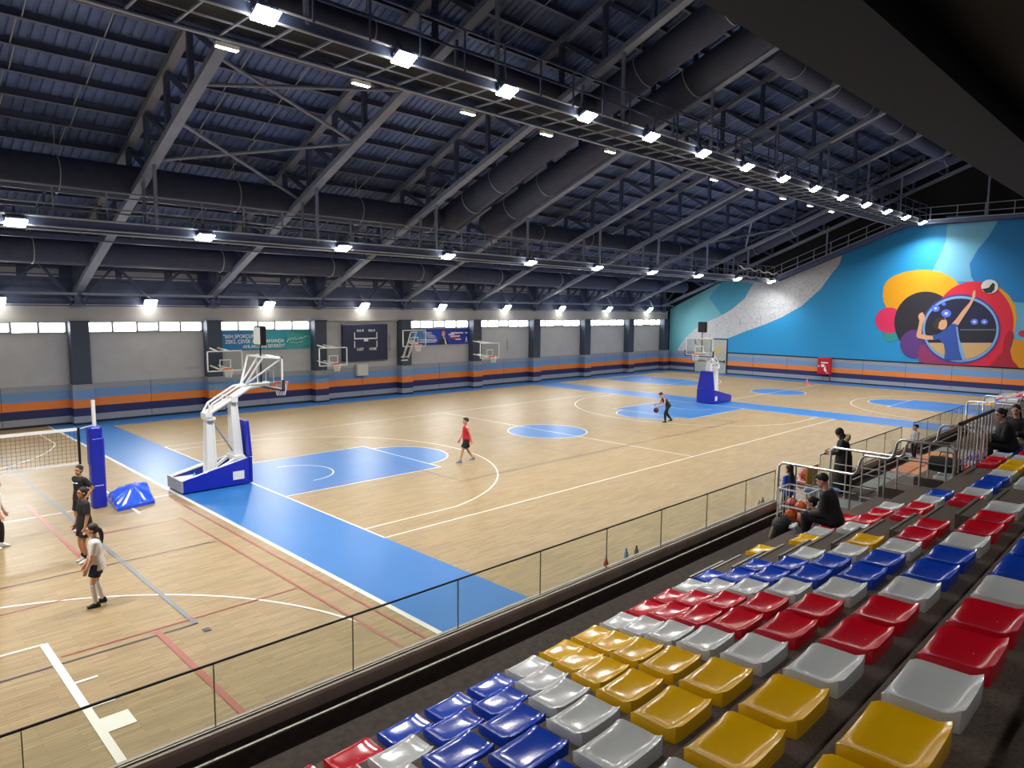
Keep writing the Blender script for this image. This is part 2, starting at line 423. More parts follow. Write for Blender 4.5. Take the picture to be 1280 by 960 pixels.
# longitudinal ties and eave bracing
for i, (y, w, lab) in enumerate(((-1.7,.22,'pale longitudinal tie beam beneath the trusses beside the upper catwalk'),(10.4,.14,'dark longitudinal tie beam between the lower catwalk and window wall'))):
    m = MB(); m.bar((XW,y,zch(y)-.02),(XE,y,zch(y)-.02),w,.2); tag(m.build('tie_beam', M_chord if i == 0 else M_dark), lab, 'beam')
eb0 = None
for k in range(-1,8):
    if eb0 is None:
        eb0 = thing('eave_brace_frame','', 'brace')
        for p, q, nm in (((.2,15.5,5.7),(1.5,15.2,7.35),'diagonal'),((BAY-.2,15.5,5.7),(BAY-1.5,15.2,7.35),'diagonal'),((1.5,15.2,7.35),(BAY/2,15.3,5.9),'diagonal'),((BAY-1.5,15.2,7.35),(BAY/2,15.3,5.9),'diagonal'),((.1,15.2,7.4),(BAY-.1,15.2,7.4),'eave_rail'),((.1,15.1,6.0),(BAY-.1,15.1,6.0),'eave_rail')):
            m = MB(); m.bar(p,q,.11,.11); m.build(nm, M_dark if nm == 'diagonal' else M_chord, eb0)
        o = eb0
    else: o = dup(eb0)
    o.location = (X0C+BAY*k,0,0)
    tag(o, 'dark zigzag eave bracing above the windows, %s bay of the wall' % nth(k+1), 'brace', 'eave bracing above the windows')
# round ducts
def duct(pts, r, label, hoops=()):
    t = thing('round_air_duct', label, 'duct')
    m = MB(); m.tube(pts, r, 24); m.build('duct_skin', M_duct, t, smooth=True)
    for h in hoops:
        i0 = 0; a = Vector(pts[0]); b_ = Vector(pts[-1]); d = (b_-a).normalized(); c = a+(b_-a)*h
        u = d.cross(Vector((0,0,1))).normalized(); w = d.cross(u)
        ring = [c+u*math.cos(q*PI/12)*(r+.02)+w*math.sin(q*PI/12)*(r+.02) for q in range(25)]
        m = MB(); m.tube(ring, .022, 5, caps=False); m.tube([c-w*(r) if (-w).z > 0 else c+w*r, c+Vector((0,0,1.7))], .02, 5); m.build('hanger_hoop', M_pale, t)
    return t
duct([(XW+1,7.3,9.95),(-.75,7.3,9.95)], .62, 'long dark round air duct above the lower catwalk', [(x-(XW+1))/(-.75-XW-1) for x in (-17.2,-11,-5.3,-1.2)])
duct([(XW+1,12.9,7.68),(XE-2,12.9,7.68)], .52, 'long dark round air duct over the window wall', [(x-(XW+1))/(XE-2-XW-1) for x in (-17,-9.4,-3.5,2.5,9,15)])
duct([(3.9,7.3,9.95),(29.2,7.3,9.95)], .5, 'dark round air duct beyond the sloping duct pair', (.12,.3,.5,.7))
duct([(.1,7.3,10.05),(.1,-12,17.6)], .62, 'sloping round air duct climbing the roof, nearer of the pair', (.1,.2,.62,.8))
duct([(2.95,7.3,10.05),(2.95,-12,17.6)], .62, 'sloping round air duct climbing the roof, farther of the pair', (.1,.22,.64,.82))
duct([(XW+1,-2.4,13.75),(-.6,-2.4,13.75)], .5, 'dark round air duct above the upper catwalk', [(x-(XW+1))/(-.6-XW-1) for x in (-16,-11,-6,-2)])
duct([(4,-7.7,15.85),(29.2,-7.7,15.85)], .55, 'dark round air duct high behind the upper catwalk', (.1,.25,.42,.6))
duct([(30.2,7.5,9.75),(30.2,-14,18.2)], .55, 'sloping round air duct in front of the end wall', (.1,.24,.5,.7))
# ------------------------------------------------------------------ catwalks
def catwalk(label, x0, x1, y0, y1, z, rail_side, rung=True, pale=(0,1)):
    t = thing('catwalk', label, 'catwalk')
    m = MB(); m.box((x0,min(y0,y1)+.12,z+.06),(x1,max(y0,y1)-.12,z+.1)); m.build('deck_grating', M_darker, t)
    for i, y in enumerate((y0,y1)):
        m = MB(); m.box((x0,y-.04,z-.12),(x1,y+.04,z+.1)); m.box((x0,y-.08,z-.16),(x1,y+.08,z-.12)); e_ = m.build('edge_beam', M_dark, t)
        m = MB(); m.tube([(x0,y-.06,z+.12),(x1,y-.06,z+.12)],.035,8); m.tube([(x0,y-.05,z-.18),(x1,y-.05,z-.18)],.03,8); m.build('edge_pipe', M_pale if i in pale else M_chord, t)
    if rung:
        m = MB(); x = x0+.3
        while x < x1: m.bar((x,y0,z-.1),(x,y1,z-.1),.05,.05); x += 1.02
        for yy in (y0-.02,(y0+y1)/2,y1+.02): m.bar((x0,yy,z-.1),(x1,yy,z-.1),.04,.04)
        o = m.build('ladder_grating', M_chord, t)
    for y in rail_side:
        m = MB()
        for h in (.55,1.1): m.bar((x0,y,z+h),(x1,y,z+h),.05,.05)
        x = x0+.6
        while x < x1: m.bar((x,y,z),(x,y,z+1.1),.045,.045); x += 1.53
        m.build('guard_rail', M_dark if y < -5 else M_chord, t)
    for k in range(-1,9):
        x = X0C+BAY*k
        if x > x1: continue
        for y in (y0,y1):
            if zch(y)-z < .6: continue
            m = MB(); m.bar((x,y,z),(x,y,zch(y)),.1,.1); m.build('hanger', M_chord, t)
    return t
catwalk('upper ladder-like catwalk carrying the bright floodlights along the hall', XW, 32.7, -3.9, -5.75, 12.0, (-6.0,))
catwalk('lower catwalk with handrails hung over the court', XW, 32.75, 4.75, 5.95, 8.1, (4.85,6.0), rung=False)
t = thing('catwalk', 'sloping end catwalk with railing along the mural top', 'catwalk')
P0, P1, P2 = Vector((33.3,5.6,7.95)), Vector((33.3,-4.6,11.95)), Vector((33.3,-16,11.95))
m = MB()
for a, c in ((P0,P1),(P1,P2)): m.bar(a,c,.9,.1)
m.build('deck_grating', M_dark, t)
m = MB()
for dx in (-.5,.5):
    for a, c in ((P0,P1),(P1,P2)): m.bar(a+Vector((dx,0,0)),c+Vector((dx,0,0)),.08,.26)
m.build('edge_beam', M_dark, t)
m = MB()
for h in (.5,1.0):
    for a, c in ((P0,P1),(P1,P2)): m.bar(a+Vector((-.5,0,h)),c+Vector((-.5,0,h)),.05,.05)
for i in range(9): p = P0.lerp(P1,i/8.0)+Vector((-.5,0,0)); m.bar(p,p+Vector((0,0,1)),.05,.05)
for i in range(1,8): p = P1.lerp(P2,i/7.0)+Vector((-.5,0,0)); m.bar(p,p+Vector((0,0,1)),.05,.05)
m.build('guard_rail', M_chord, t)
m = MB()
for a, c in ((P0,P1),(P1,P2)): m.bar(a+Vector((-.55,0,.14)),c+Vector((-.55,0,.14)),.02,.04)
m.build('edge_strip', M_pale, t)
for i, (y, z0) in enumerate(((1.0,9.8),(-9.5,12))):
    m = MB(); m.bar((33.3,y,z0),(33.3,y,zch(y)+.4),.12,.12); m.build('hanger', M_chord, t)
# two draped cables on the lower catwalk
for i, dz in enumerate((.9,.25)):
    m = MB(); pts = [(26.5+j*.45, 4.7, 8.1+dz-.2*abs(math.sin(j*.9+i))-.02*j*(1 if i == 0 else .4)) for j in range(16)]
    m.tube(pts,.055,6); tag(m.build('draped_cable', M_white, smooth=True), ('upper','lower')[i]+' white cable draped along the lower catwalk end', 'cable')

# ------------------------------------------------------------------ lamps
M_lens = mat('lamp_lens_lit', (255,250,236), .3, emit=55.0)
M_lens2 = mat('lamp_lens_small', (255,250,236), .3, emit=22.0)
def lamp_data(name, power, size, spread=PI):
    l = bpy.data.lights.new(name, 'AREA'); l.energy = power; l.size = size; l.shape = 'SQUARE'; l.color = (1,.98,.95); l.spread = spread; return l
LD_hi, LD_mid, LD_wall = lamp_data('flood_high', 510, .5, 2.4), lamp_data('flood_mid', 285, .45, 2.6), lamp_data('flood_wall', 190, .4, 2.3)
def floodlight(scale=1.0):
    t = thing('floodlight', '', 'floodlight')
    s = scale
    m = MB(); m.bbox((-.26*s,-.2*s,-.02),(.26*s,.2*s,.1*s),.03*s)
    for i in range(5): m.box((-.22*s+i*.1*s,-.16*s,.1*s),(-.18*s+i*.1*s,.16*s,.16*s))
    m.build('housing', M_dark, t)
    m = MB(); m.box((-.27*s,-.21*s,-.06),(.27*s,.21*s,-.02)); m.build('lens', M_lens, t)
    m = MB(); m.tube([(-.28*s,0,.04*s),(-.28*s,0,.26*s),(.28*s,0,.26*s),(.28*s,0,.04*s)], .015, 6); m.bar((0,0,.26*s),(0,0,.5*s),.06,.06); m.build('bracket', M_dark, t)
    return t
def light_under(t, data, dz=-.09, rx=0.):
    o = bpy.data.objects.new('lamp', data); col.objects.link(o); o.parent = t; o.location = (0,0,dz); o.rotation_euler = (rx,0,0)
F0 = floodlight(); fcount = 0
def place(src, loc, rx, ry, label, group, data):
    global fcount
    t = src if fcount == 0 else dup(src)
    fcount += 1
    t.location = loc; t.rotation_euler = (rx, ry, 0); t['label'] = label; t['group'] = group
    return t
L = []
for i in range(14):
    L.append((place(F0, (-15.95+3.69*i,-5.98,11.86), -.45, 0, 'bright square floodlight on the upper catwalk, %s from the camera end' % nth(i), 'floodlights on the upper catwalk', None), LD_hi))
for i in range(10):
    L.append((place(F0, (-18.9+5.62*i,4.62,7.98), -.4, 0, 'small floodlight on the lower catwalk, %s from the camera end' % nth(i), 'floodlights on the lower catwalk', None), LD_mid))
for i in range(9):
    L.append((place(F0, (-17.85+6.05*i,15.42,5.64), -.8, 0, 'wall floodlight above the windows, %s from the camera end' % nth(i), 'floodlights above the windows', None), LD_wall))
for t, d in L: light_under(t, d, rx=.40 if d is LD_hi else (.75 if d is LD_mid else -.25))
for i in range(5):  # lamps of the part of the hall behind the left picture edge
    for y, z, d, rx in ((-5.98,11.86,LD_hi,-.45),(4.62,7.98,LD_mid,-.4)):
        t = dup(F0); t.location = (-19.65-3.69*i if y < 0 else -24.5-5.62*i,y,z); t.rotation_euler = (rx,0,0); t['label'] = 'floodlight on the catwalk beyond the left picture edge'; t['group'] = 'floodlights beyond the left picture edge'
        for c in list(t.children):
            if c.type == 'LIGHT': c.data = d
m = MB(); m.box((-.28,-.07,-.04),(.28,.07,.06)); 
s0 = None
for i, x in enumerate((-15.9,-12.15,-8.2,-4.5,-.8,7.2,10.7,14.6,18.2,21.4)):
    if s0 is None:
        s0 = thing('strip_lamp','', 'lamp'); m.build('housing', M_white, s0); q = MB(); q.box((-.26,-.06,-.055),(.26,.06,-.04)); q.build('lens', M_lens2, s0); t = s0
    else: t = dup(s0)
    t.location = (x,-3.82,11.72); t['label'] = 'small strip lamp under the upper catwalk edge, %s from the camera end' % nth(i); t['group'] = 'strip lamps under the upper catwalk'

# unseen fill lamps under the rear ceiling, added to brighten the seats
c0 = None; LD_fill = lamp_data('stand_fill', 70, .5)
for i, x in enumerate((-30,-22,-14,-6,2,10,18)):
    if c0 is None:
        c0 = thing('added_fill_lamp','','lamp'); q = MB(); q.bbox((-.6,-.15,0),(.6,.15,.1),.02); q.build('housing', M_white, c0); q = MB(); q.box((-.56,-.12,-.015),(.56,.12,0)); q.build('diffuser', mat('fill_diffuser',(255,250,240),.4,emit=8.0), c0); light_under(c0, LD_fill, -.05); t = c0
    else: t = dup(c0)
    t.location = (x,-24.5,10.6); t['label'] = 'added unseen fill lamp over the top of the stands, %s from the left wall' % nth(i); t['group'] = 'added fill lamps above the stands'
# ------------------------------------------------------------------ basketball gear
M_hoopwhite = mat('white_gloss_steel', (232,234,230), .35)
M_pad = mat('royal_blue_vinyl', (24,40,170), .35)
M_pad2 = mat('royal_blue_mat_vinyl', (40,84,214), .2)
M_orange = mat('orange_rim_paint', (226,104,62), .4)
M_acryl = glass_mat('clear_acrylic', (244,247,246))
M_net = mat('white_net_cord', (235,235,232), .8)
M_navyrubber = mat('navy_edge_padding', (34,46,74), .6)
def net_mesh(c, r0, r1, h, n=12, rings=5, th=.008):
    mb = MB()
    P = lambda i, j: Vector((c[0]+(r0+(r1-r0)*j/rings)*math.cos(2*PI*i/n+(j%2)*PI/n), c[1]+(r0+(r1-r0)*j/rings)*math.sin(2*PI*i/n+(j%2)*PI/n), c[2]-h*j/rings))
    for j in range(rings):
        for i in range(n):
            mb.bar(P(i,j), P(i,j+1), th, th); mb.bar(P(i,j), P(i-1 if j%2 == 0 else i+1, j+1), th, th)
    return mb
def ring_pts(c, r, n=24): return [(c[0]+r*math.cos(2*PI*i/n), c[1]+r*math.sin(2*PI*i/n), c[2]) for i in range(n+1)]
def backboard(t, x, y0, z0, z1, axis, inv, th=.03, hw=.9):
    """board in the plane local x = x, facing +x"""
    w = .055
    m = MB(); m.box((x,y0-hw+.03,z0+.03),(x+.015,y0+hw-.03,z1-.03)); bp_ = m.build('board_pane', M_acryl, t)
    m = MB()
    m.box((x-.01,y0-hw,z0),(x+th,y0+hw,z0+w)); m.box((x-.01,y0-hw,z1-w),(x+th,y0+hw,z1))
    m.box((x-.01,y0-hw,z0),(x+th,y0-hw+w,z1)); m.box((x-.01,y0+hw-w,z0),(x+th,y0+hw,z1))
    m.build('board_frame', M_hoopwhite, t)
    m = MB(); a = .295; zb = z0+.15; zt = zb+.45; q = .05
    m.box((x+.015,y0-a,zb),(x+.02,y0+a,zb+q)); m.box((x+.015,y0-a,zt-q),(x+.02,y0+a,zt)); m.box((x+.015,y0-a,zb),(x+.02,y0-a+q,zt)); m.box((x+.015,y0+a-q,zb),(x+.02,y0+a,zt))
    m.build('target_square', M_white, bp_)
    zr = z0+.15; rc = (x+.15+.225+.02, y0, zr)
    m = MB(); m.tube(ring_pts(rc,.225), .018, 8, caps=False); m.box((x+.02,y0-.09,zr-.08),(x+.19,y0+.09,zr+.005)); m.bar((x+.03,y0,zr-.07),(x+.3,y0,zr-.01),.03,.03); rim_ = m.build('rim', M_orange, t, smooth=True)
    net_mesh((rc[0],rc[1],zr-.01),.22,.13,.42).build('net', M_net, rim_)
def hoop_stand(label, loc, rz):
    """origin under the baseline side of the base, ball side along +x"""
    t = thing('basketball_hoop_stand', label, 'basketball hoop', loc, rz)
    hw = .58
    m = MB()   # wedge base: blue sides, pale rear and inside tray
    for s in (-1,1):
        m = MB(); y = s*hw; m.prism([(-2.02,y,.04),(0,y,.04),(0,y,.84),(-2.02,y,.40)], (0,-s*.07,0)); m.build('side_pad', M_pad, t)
    m = MB(); m.box((-.02,-hw,.04),(.07,hw,.84)); m.build('front_pad', M_pad, t)
    m = MB(); m.prism([(.0,-hw+.02,.86),(.0,hw-.02,.86),(.0,.42,1.95),(.0,-.36,1.95)], (.09,0,0)); m.build('upper_pad', M_pad, t)
    m = MB(); m.box((-2.07,-hw,.06),(-2.01,hw,.40)); m.box((-2.08,-.02,.08),(-2.07,.02,.38)); m.build('rear_plate', M_s_grey, t)
    m = MB(); m.box((-2.0,-hw+.08,.1),(-.02,hw-.08,.26)); m.box((-2.0,-hw+.1,.26),(-1.35,hw-.1,.33)); 
    for s in (-1,1): m.bar((-2.0,s*(hw-.1),.38),(-.05,s*(hw-.1),.80),.06,.06)
    m.bar((-.1,-.5,.8),(-.1,.5,.8),.08,.08); m.build('base_tray', M_hoopwhite, t)
    m = MB()
    for s in (-1,1):
        for x in (-1.8,-.25): m.lathe((x,s*.4,.05),[(.05,-.03),(.05,.03)],12,axis='y')
    m.build('caster', M_black, t)
    # tapered box masts
    def mast(x, wb, wt, zb, ztop, dx, db, dt):
        mb = MB(); q = lambda w, d, z, xx: [(xx-d/2,-w/2,z),(xx+d/2,-w/2,z),(xx+d/2,w/2,z),(xx-d/2,w/2,z)]
        mb.add(q(wb,db,zb,x)+q(wt,dt,ztop,x+dx), [(0,1,2,3),(4,5,6,7),(0,1,5,4),(1,2,6,5),(2,3,7,6),(3,0,4,7)])
        for s in (-1,1): mb.bar((x-db/2,s*wb/2,zb),(x+dx-dt/2,s*wt/2,ztop),.05,.05); mb.bar((x+db/2,s*wb/2,zb),(x+dx+dt/2,s*wt/2,ztop),.05,.05)
        return mb
    m = mast(-.16, .46, .17, .3, 2.66, -.1, .26, .16); m.box((-.36,-.36,.78),(-.06,.36,.88)); m.build('front_mast', M_hoopwhite, t)
    m = mast(-1.0, .34, .2, .28, 2.12, .0, .26, .18); m.bar((-.95,.15,.45),(-.3,.28,.8),.08,.08); m.bar((-.95,-.15,.45),(-.3,-.28,.8),.08,.08); m.box((-1.14,-.2,2.06),(-.86,.2,2.14)); m.build('rear_mast', M_hoopwhite, t)
    m = MB(); m.tube([(-.86,0,1.95),(-.3,.0,1.0)],.03,8); m.build('gas_strut', M_s_grey, t)
    # twin arms
    m = MB(); 
    for s in (-1,1): m.tube([(-1.12,s*.13,2.22),(-.26,s*.13,2.68),(.25,s*.13,2.98),(.92,s*.10,3.06)],.065,8)
    m.box((-.36,-.2,2.55),(-.16,.2,2.72)); m.box((-1.16,-.2,2.12),(-.96,.2,2.28)); m.build('lower_arm', M_hoopwhite, t, smooth=True)
    m = MB()
    for s in (-1,1): m.tube([(-1.12,s*.17,2.25),(-.95,s*.17,2.55),(-.15,s*.17,3.02),(.2,s*.17,3.06)],.035,8); m.bar((-.92,s*.17,2.58),(-.92,s*.14,2.32),.03,.03); m.bar((-.5,s*.17,2.82),(-.5,s*.14,2.57),.03,.03)
    m.build('upper_arm', M_hoopwhite, t, smooth=True)
    X = .97; z0, z1 = 2.9, 3.95
    backboard(t, X, 0, z0, z1, 'x', False)
    m = MB(); m.box((X-.02,-.92,z0-.04),(X+.06,.92,z0+.02))
    for s in (-1,1): m.box((X-.02,s*.92-.03,z0-.04),(X+.06,s*.92+.03,z0+.32))
    m.build('edge_padding', M_navyrubber, t)
    m = MB()
    for s in (-1,1):
        m.tube([(.1,s*.16,3.06),(X-.45,s*.55,z1-.02),(X-.02,s*.82,z1-.05)],.035,8); m.tube([(.1,s*.16,3.06),(X-.02,s*.78,z1-.1)],.03,8)
    m.tube([(X-.45,-.55,z1-.02),(X-.45,.55,z1-.02)],.03,8); m.tube([(X-.02,-.82,z1-.05),(X-.02,.82,z1-.05)],.03,8)
    m.build('board_brace', M_hoopwhite, t, smooth=True)
    m = MB(); m.tube([(.7,0,3.0),(.7,0,4.36)],.025,8); m.build('clock_pole', M_black, t)
    m = MB(); m.bbox((.60,-.26,4.28),(.80,.26,4.9),.03); m.build('shot_clock', M_black, t)
    m = MB(); m.box((.585,-.22,4.32),(.602,.22,4.85)); m.build('clock_back_panel', M_white if rz == 0 else M_black, t)
    m = MB(); m.box((-.55,-hw-.012,.2),(-.2,-hw-.002,.46)) if rz == 0 else m.box((-.3,hw+.002,.2),(-.05,hw+.012,.46)); m.build('label_plate', M_white, t)
    return t
hoop_stand('white portable hoop stand with blue padded base nearest the volleyball net', (-14.06,.28,0), 0)
hoop_stand('far white hoop stand with blue padding in front of the double door', (14.42,.25,0), PI)
# bottle standing in the near stand's tray
m = MB(); m.lathe((-15.6,.12,.33),[(.035,0),(.037,.02),(.037,.14),(.015,.18),(.015,.2)],12); b = m.build('water_bottle', mat('clear_blue_plastic',(80,190,215),.2), smooth=True); tag(b,'small turquoise bottle standing on the near hoop stand tray','bottle')
q = MB(); q.lathe((-15.6,.12,.53),[(.022,0),(.022,.05)],10); q.build('bottle_cap', M_black, b)
# wall hoops
def wall_hoop(label, x, yface, z0, kind):
    t = thing('wall_basketball_hoop', label, 'basketball hoop', (x,yface,0), -PI/2, 'wall mounted hoops')
    backboard(t, 0, 0, z0, z0+1.05, 'x', False)
    back = -(15.42-yface)
    m = MB()
    if kind == 'arms':
        for s in (-1,1):
            m.bar((-.02,s*.3,z0+1.0),(back,s*.2,z0+1.12),.06,.06); m.bar((-.02,s*.3,z0+.12),(back,s*.2,z0+.2),.06,.06)
        m.bar((-.02,-.5,z0+1.02),(-.02,.5,z0+1.02),.06,.06)
        m.bar((-.02,-.3,z0+.12),(-.02,.3,z0+.12),.08,.08)
    else:
        for s in (-1,1):
            m.bar((-.03,s*.22-.02,z0+.9),(-.35,s*.2,z0+.3),.07,.07); m.bar((-.35,s*.2,z0+.3),(back+.05,s*.2+.05,z0-.75),.09,.09)
        m.bar((-.03,-.24,z0+.9),(-.03,.24,z0+.9),.06,.06); m.bar((-.3,-.2,z0+.35),(-.3,.2,z0+.35),.06,.06); m.bar((-.03,-.2,z0+.2),(-.35,-.2,z0+.3),.06,.06); m.bar((-.03,.2,z0+.2),(-.35,.2,z0+.3),.06,.06)
        m.box((back,-.26,z0-.95),(back+.05,.26,z0-.88)); m.box((back,-.26,z0-.72),(back+.05,.26,z0-.66))
    m.build('wall_bracket', M_hoopwhite, t)
wall_hoop('glass wall hoop on the slate column left of the teal banner', -8.82, 14.05, 2.24, 'arms')
wall_hoop('glass wall hoop on the column left of the dark scoreboard', -2.7, 14.0, 2.22, 'arms')
wall_hoop('higher wall hoop overlapping the blue banner', 3.25, 14.35, 3.12, 'legs')
wall_hoop('glass wall hoop on the column past the blue banner', 9.35, 13.95, 2.17, 'arms')

# ------------------------------------------------------------------ scoreboard, banners, cabinets
def text_part(name, txt, size, m, parent, loc, rot, align='CENTER', ext=.004, sx=1.0):
    cu = bpy.data.curves.new(name, 'FONT'); cu.body = txt; cu.size = size; cu.extrude = ext; cu.align_x = align; cu.align_y = 'CENTER'; cu.offset = size*.012
    to = bpy.data.objects.new('TMPfont', cu); col.objects.link(to)
    dg = bpy.context.evaluated_depsgraph_get(); me = bpy.data.meshes.new_from_object(to.evaluated_get(dg))
    bpy.data.objects.remove(to); me.name = name; me.materials.clear(); me.materials.append(m)
    o = bpy.data.objects.new(name, me); col.objects.link(o); o.parent = parent; o.location = loc; o.rotation_euler = rot; o.scale = (sx,1,1)
    return o
RW = (PI/2,0,0)      # lettering that faces -y
M_print = mat('white_print', (236,238,240), .6)
t = thing('scoreboard', 'large dark navy scoreboard with white lettering between two columns', 'scoreboard', (.6,YF-.02,3.4))
m = MB(); m.bbox((-1.62,-.14,-1.12),(1.62,.04,1.1),.03); m.build('panel', mat('navy_board', (40,48,78), .5), t)
m = MB(); y = -.145
for s in (-1,1):
    m.box((s*.80-.03,y,.2),(s*.80+.03,y+.01,.62)); m.box((s*.80-.03,y,-.32),(s*.80+.03,y+.01,.1))
m.box((-.8,y,.2),(.8,y+.01,.27)); m.box((-.14,y-.005,.06),(.16,y+.01,.27)); m.build('dividing_lines', M_print, t)
text_part('lettering','FAUL SF',.19,M_print,t,(-.4,-.15,.72),RW,ext=.006,sx=.75); text_part('lettering','FAUL SF',.19,M_print,t,(.42,-.15,.72),RW,ext=.006,sx=.75)
text_part('lettering','GUEST',.24,M_print,t,(-.42,-.15,-.42),RW,ext=.006,sx=.7); text_part('lettering','HOME',.24,M_print,t,(.5,-.15,-.42),RW,ext=.006,sx=.78)
t = thing('wall_cabinet', 'pale square cabinet on the wall below the scoreboard', 'cabinet', (.28,YF,1.36))
m = MB(); m.bbox((-.4,-.28,0),(.4,0,.72),.02); m.build('box', mat('pale_enamel',(196,198,190),.4), t); m = MB(); m.box((-.36,-.29,.04),(.36,-.28,.68)); m.box((.26,-.3,.32),(.3,-.29,.42)); m.build('door', mat('pale_enamel_door',(206,208,200),.4), t)
for i, (x, z, w, h) in enumerate(((2.72,3.3,.5,1.0),(13.2,2.9,.5,.8),(-5.2,1.9,.9,.6))):
    m = MB(); m.box((x-w/2,YF-.02,z-h/2),(x+w/2,YF+.06,z+h/2)); m.box((x-w/2+.04,YF-.03,z-h/2+.04),(x+w/2-.04,YF-.02,z+h/2-.04))
    tag(m.build('wall_hatch', M_wall), ('flat grey hatch on the wall right of the scoreboard','flat grey hatch on the wall past the blue banner hoop','flat grey hatch low on the wall under the teal banner')[i], 'hatch')
t = thing('banner', 'teal banner with white quotation and signature under the windows', 'banner', (-5.62,YF+.05,3.68))
m = MB(); N = 24; W, H = 5.25, 1.06
bm_ = []
for i in range(N): m.box((-W/2+W*i/N,-.05,-H/2),(-W/2+W*(i+1)/N,-.035,H/2), min(3,int(i/N*4.4)))
M_b = [mat('banner_blue',(34,122,176),.6), mat('banner_blue_teal',(36,134,172),.6), mat('banner_teal',(46,146,166),.6), mat('banner_green_teal',(64,156,156),.6)]
m.build('cloth', M_b, t)
m = MB(); m.poly([(1.9,-.053,-.5),(2.6,-.053,-.42),(2.6,-.053,-.3),(2.3,-.053,-.36)]); m.poly([(.9,-.053,.5),(2.6,-.053,.2),(2.6,-.053,.5)]); m.build('printed_wave', mat('banner_dark_teal',(46,138,132),.6), t)
for i, (tx, x, z, s) in enumerate((('"BEN SPORCUNUN',-2.5,.22,.27),('ZEKİ, ÇEVİK AYNI ZAMANDA',-2.4,-.06,.27),('AHLAKLISINI SEVERİM"',-1.45,-.34,.26))):
    text_part('lettering', tx, s, M_print, t, (x,-.055,z), RW, 'LEFT', .003, .92)
m = MB(); sg = [(1.1,-.22),(1.25,0),(1.32,-.12),(1.42,.04),(1.5,-.1),(1.62,.06),(1.66,-.1),(1.78,0),(1.86,-.1),(1.98,.06),(2.02,-.08),(2.16,.04),(2.34,.1)]
m.tube([(x,-.06,z+.08) for x,z in sg], .014, 5); m.tube([(1.3,-.06,-.16),(1.7,-.06,-.2),(2.1,-.06,-.13)], .012, 5); m.build('signature', M_print, t)
t = thing('banner', 'royal blue banner picturing a suited man beside small lettering', 'banner', (6.32,YF+.05,3.62))
m = MB(); m.box((-2.9,-.05,-.53),(2.9,-.035,.53)); m.build('cloth', mat('banner_royal',(30,56,160),.6), t)
m = MB(); m.poly([(-2.3,-.053,-.3),(-.9,-.053,-.45),(-.9,-.053,.42),(-2.0,-.053,.42)]); m.build('printed_sky', mat('banner_sky',(84,140,204),.6), t)
m = MB()
for i, (x0, x1, z) in enumerate(((-1.2,-.5,.3),(-.9,-.4,.19),(-.85,-.2,.08),(-.85,-.1,-.02),(-1.5,-.05,-.16),(-1.4,.0,-.25),(-2.1,-.1,-.34),(1.2,2.3,.24),(1.0,1.5,.14),(1.15,2.0,.02),(1.6,2.1,-.2),(2.45,2.75,.26),(2.52,2.7,.2),(2.45,2.75,-.38))):
    k = (.085 if 1 < i-5 < 6 else .04); m.box((x0,-.056,z-k/2),(x1,-.052,z+k/2))
m.prism([(2.5,-.056,-.3),(2.7,-.056,-.3),(2.6,-.056,.02)],(0,.004,0)); m.build('printed_lines', M_print, t)
m = MB()
for x0, x1, z in ((.98,1.9,.08),(1.05,1.6,-.06),(1.3,2.0,-.14)): m.box((x0,-.057,z-.03),(x1,-.053,z+.03))
m.build('printed_red_lines', mat('print_red',(214,60,72),.6), t)
m = MB(); m.poly([(.1,-.056,-.52),(.95,-.056,-.52),(.9,-.056,-.2),(.62,-.056,.02),(.4,-.056,-.02),(.18,-.056,-.3)],0); m.poly([(.5,-.058,-.02),(.66,-.058,-.02),(.82,-.058,-.52),(.7,-.058,-.52)],1); m.poly([(.56,-.059,-.05),(.62,-.059,-.05),(.66,-.059,-.5),(.6,-.059,-.5)],0)
m.poly([(.53+.14*math.cos(a*PI/8),-.057,.2+.2*math.sin(a*PI/8)) for a in range(16)],2); m.poly([(.38,-.058,.3),(.4,-.058,.42),(.55,-.058,.46),(.68,-.058,.4),(.68,-.058,.3),(.6,-.058,.34),(.45,-.058,.34)],3)
m.build('printed_man', [mat('suit_dark',(36,38,48),.6), M_print, mat('print_skin',(206,164,142),.6), mat('print_hair',(120,96,84),.6)], t)
# double door in the end wall
t = thing('door_1', '', '', (XE,0,0)); struct(t)
m = MB(); m.box((-.06,9.42,0),(.05,12.7,3.1)); m.build('door_frame', M_base, t)
for i, (a, b) in enumerate(((9.5,11.03),(11.07,12.6))):
    m = MB(); m.box((-.1,a,.03),(-.03,b,3.02)); d = m.build('leaf', mat('pale_green_grey_door',(176,180,172),.5), t)
    m = MB(); m.box((-.16,a+.12,1.05),(-.13,b-.12,1.13)); m.box((-.16,a+.1,1.0),(-.1,a+.18,1.2)); m.build('push_bar', M_base if i == 0 else M_steel, d)
    if i == 0: m = MB(); m.box((-.108,10.05,1.75),(-.1,10.5,2.2)); m.build('sticker', mat('yellow_sticker',(214,178,84),.5), d)
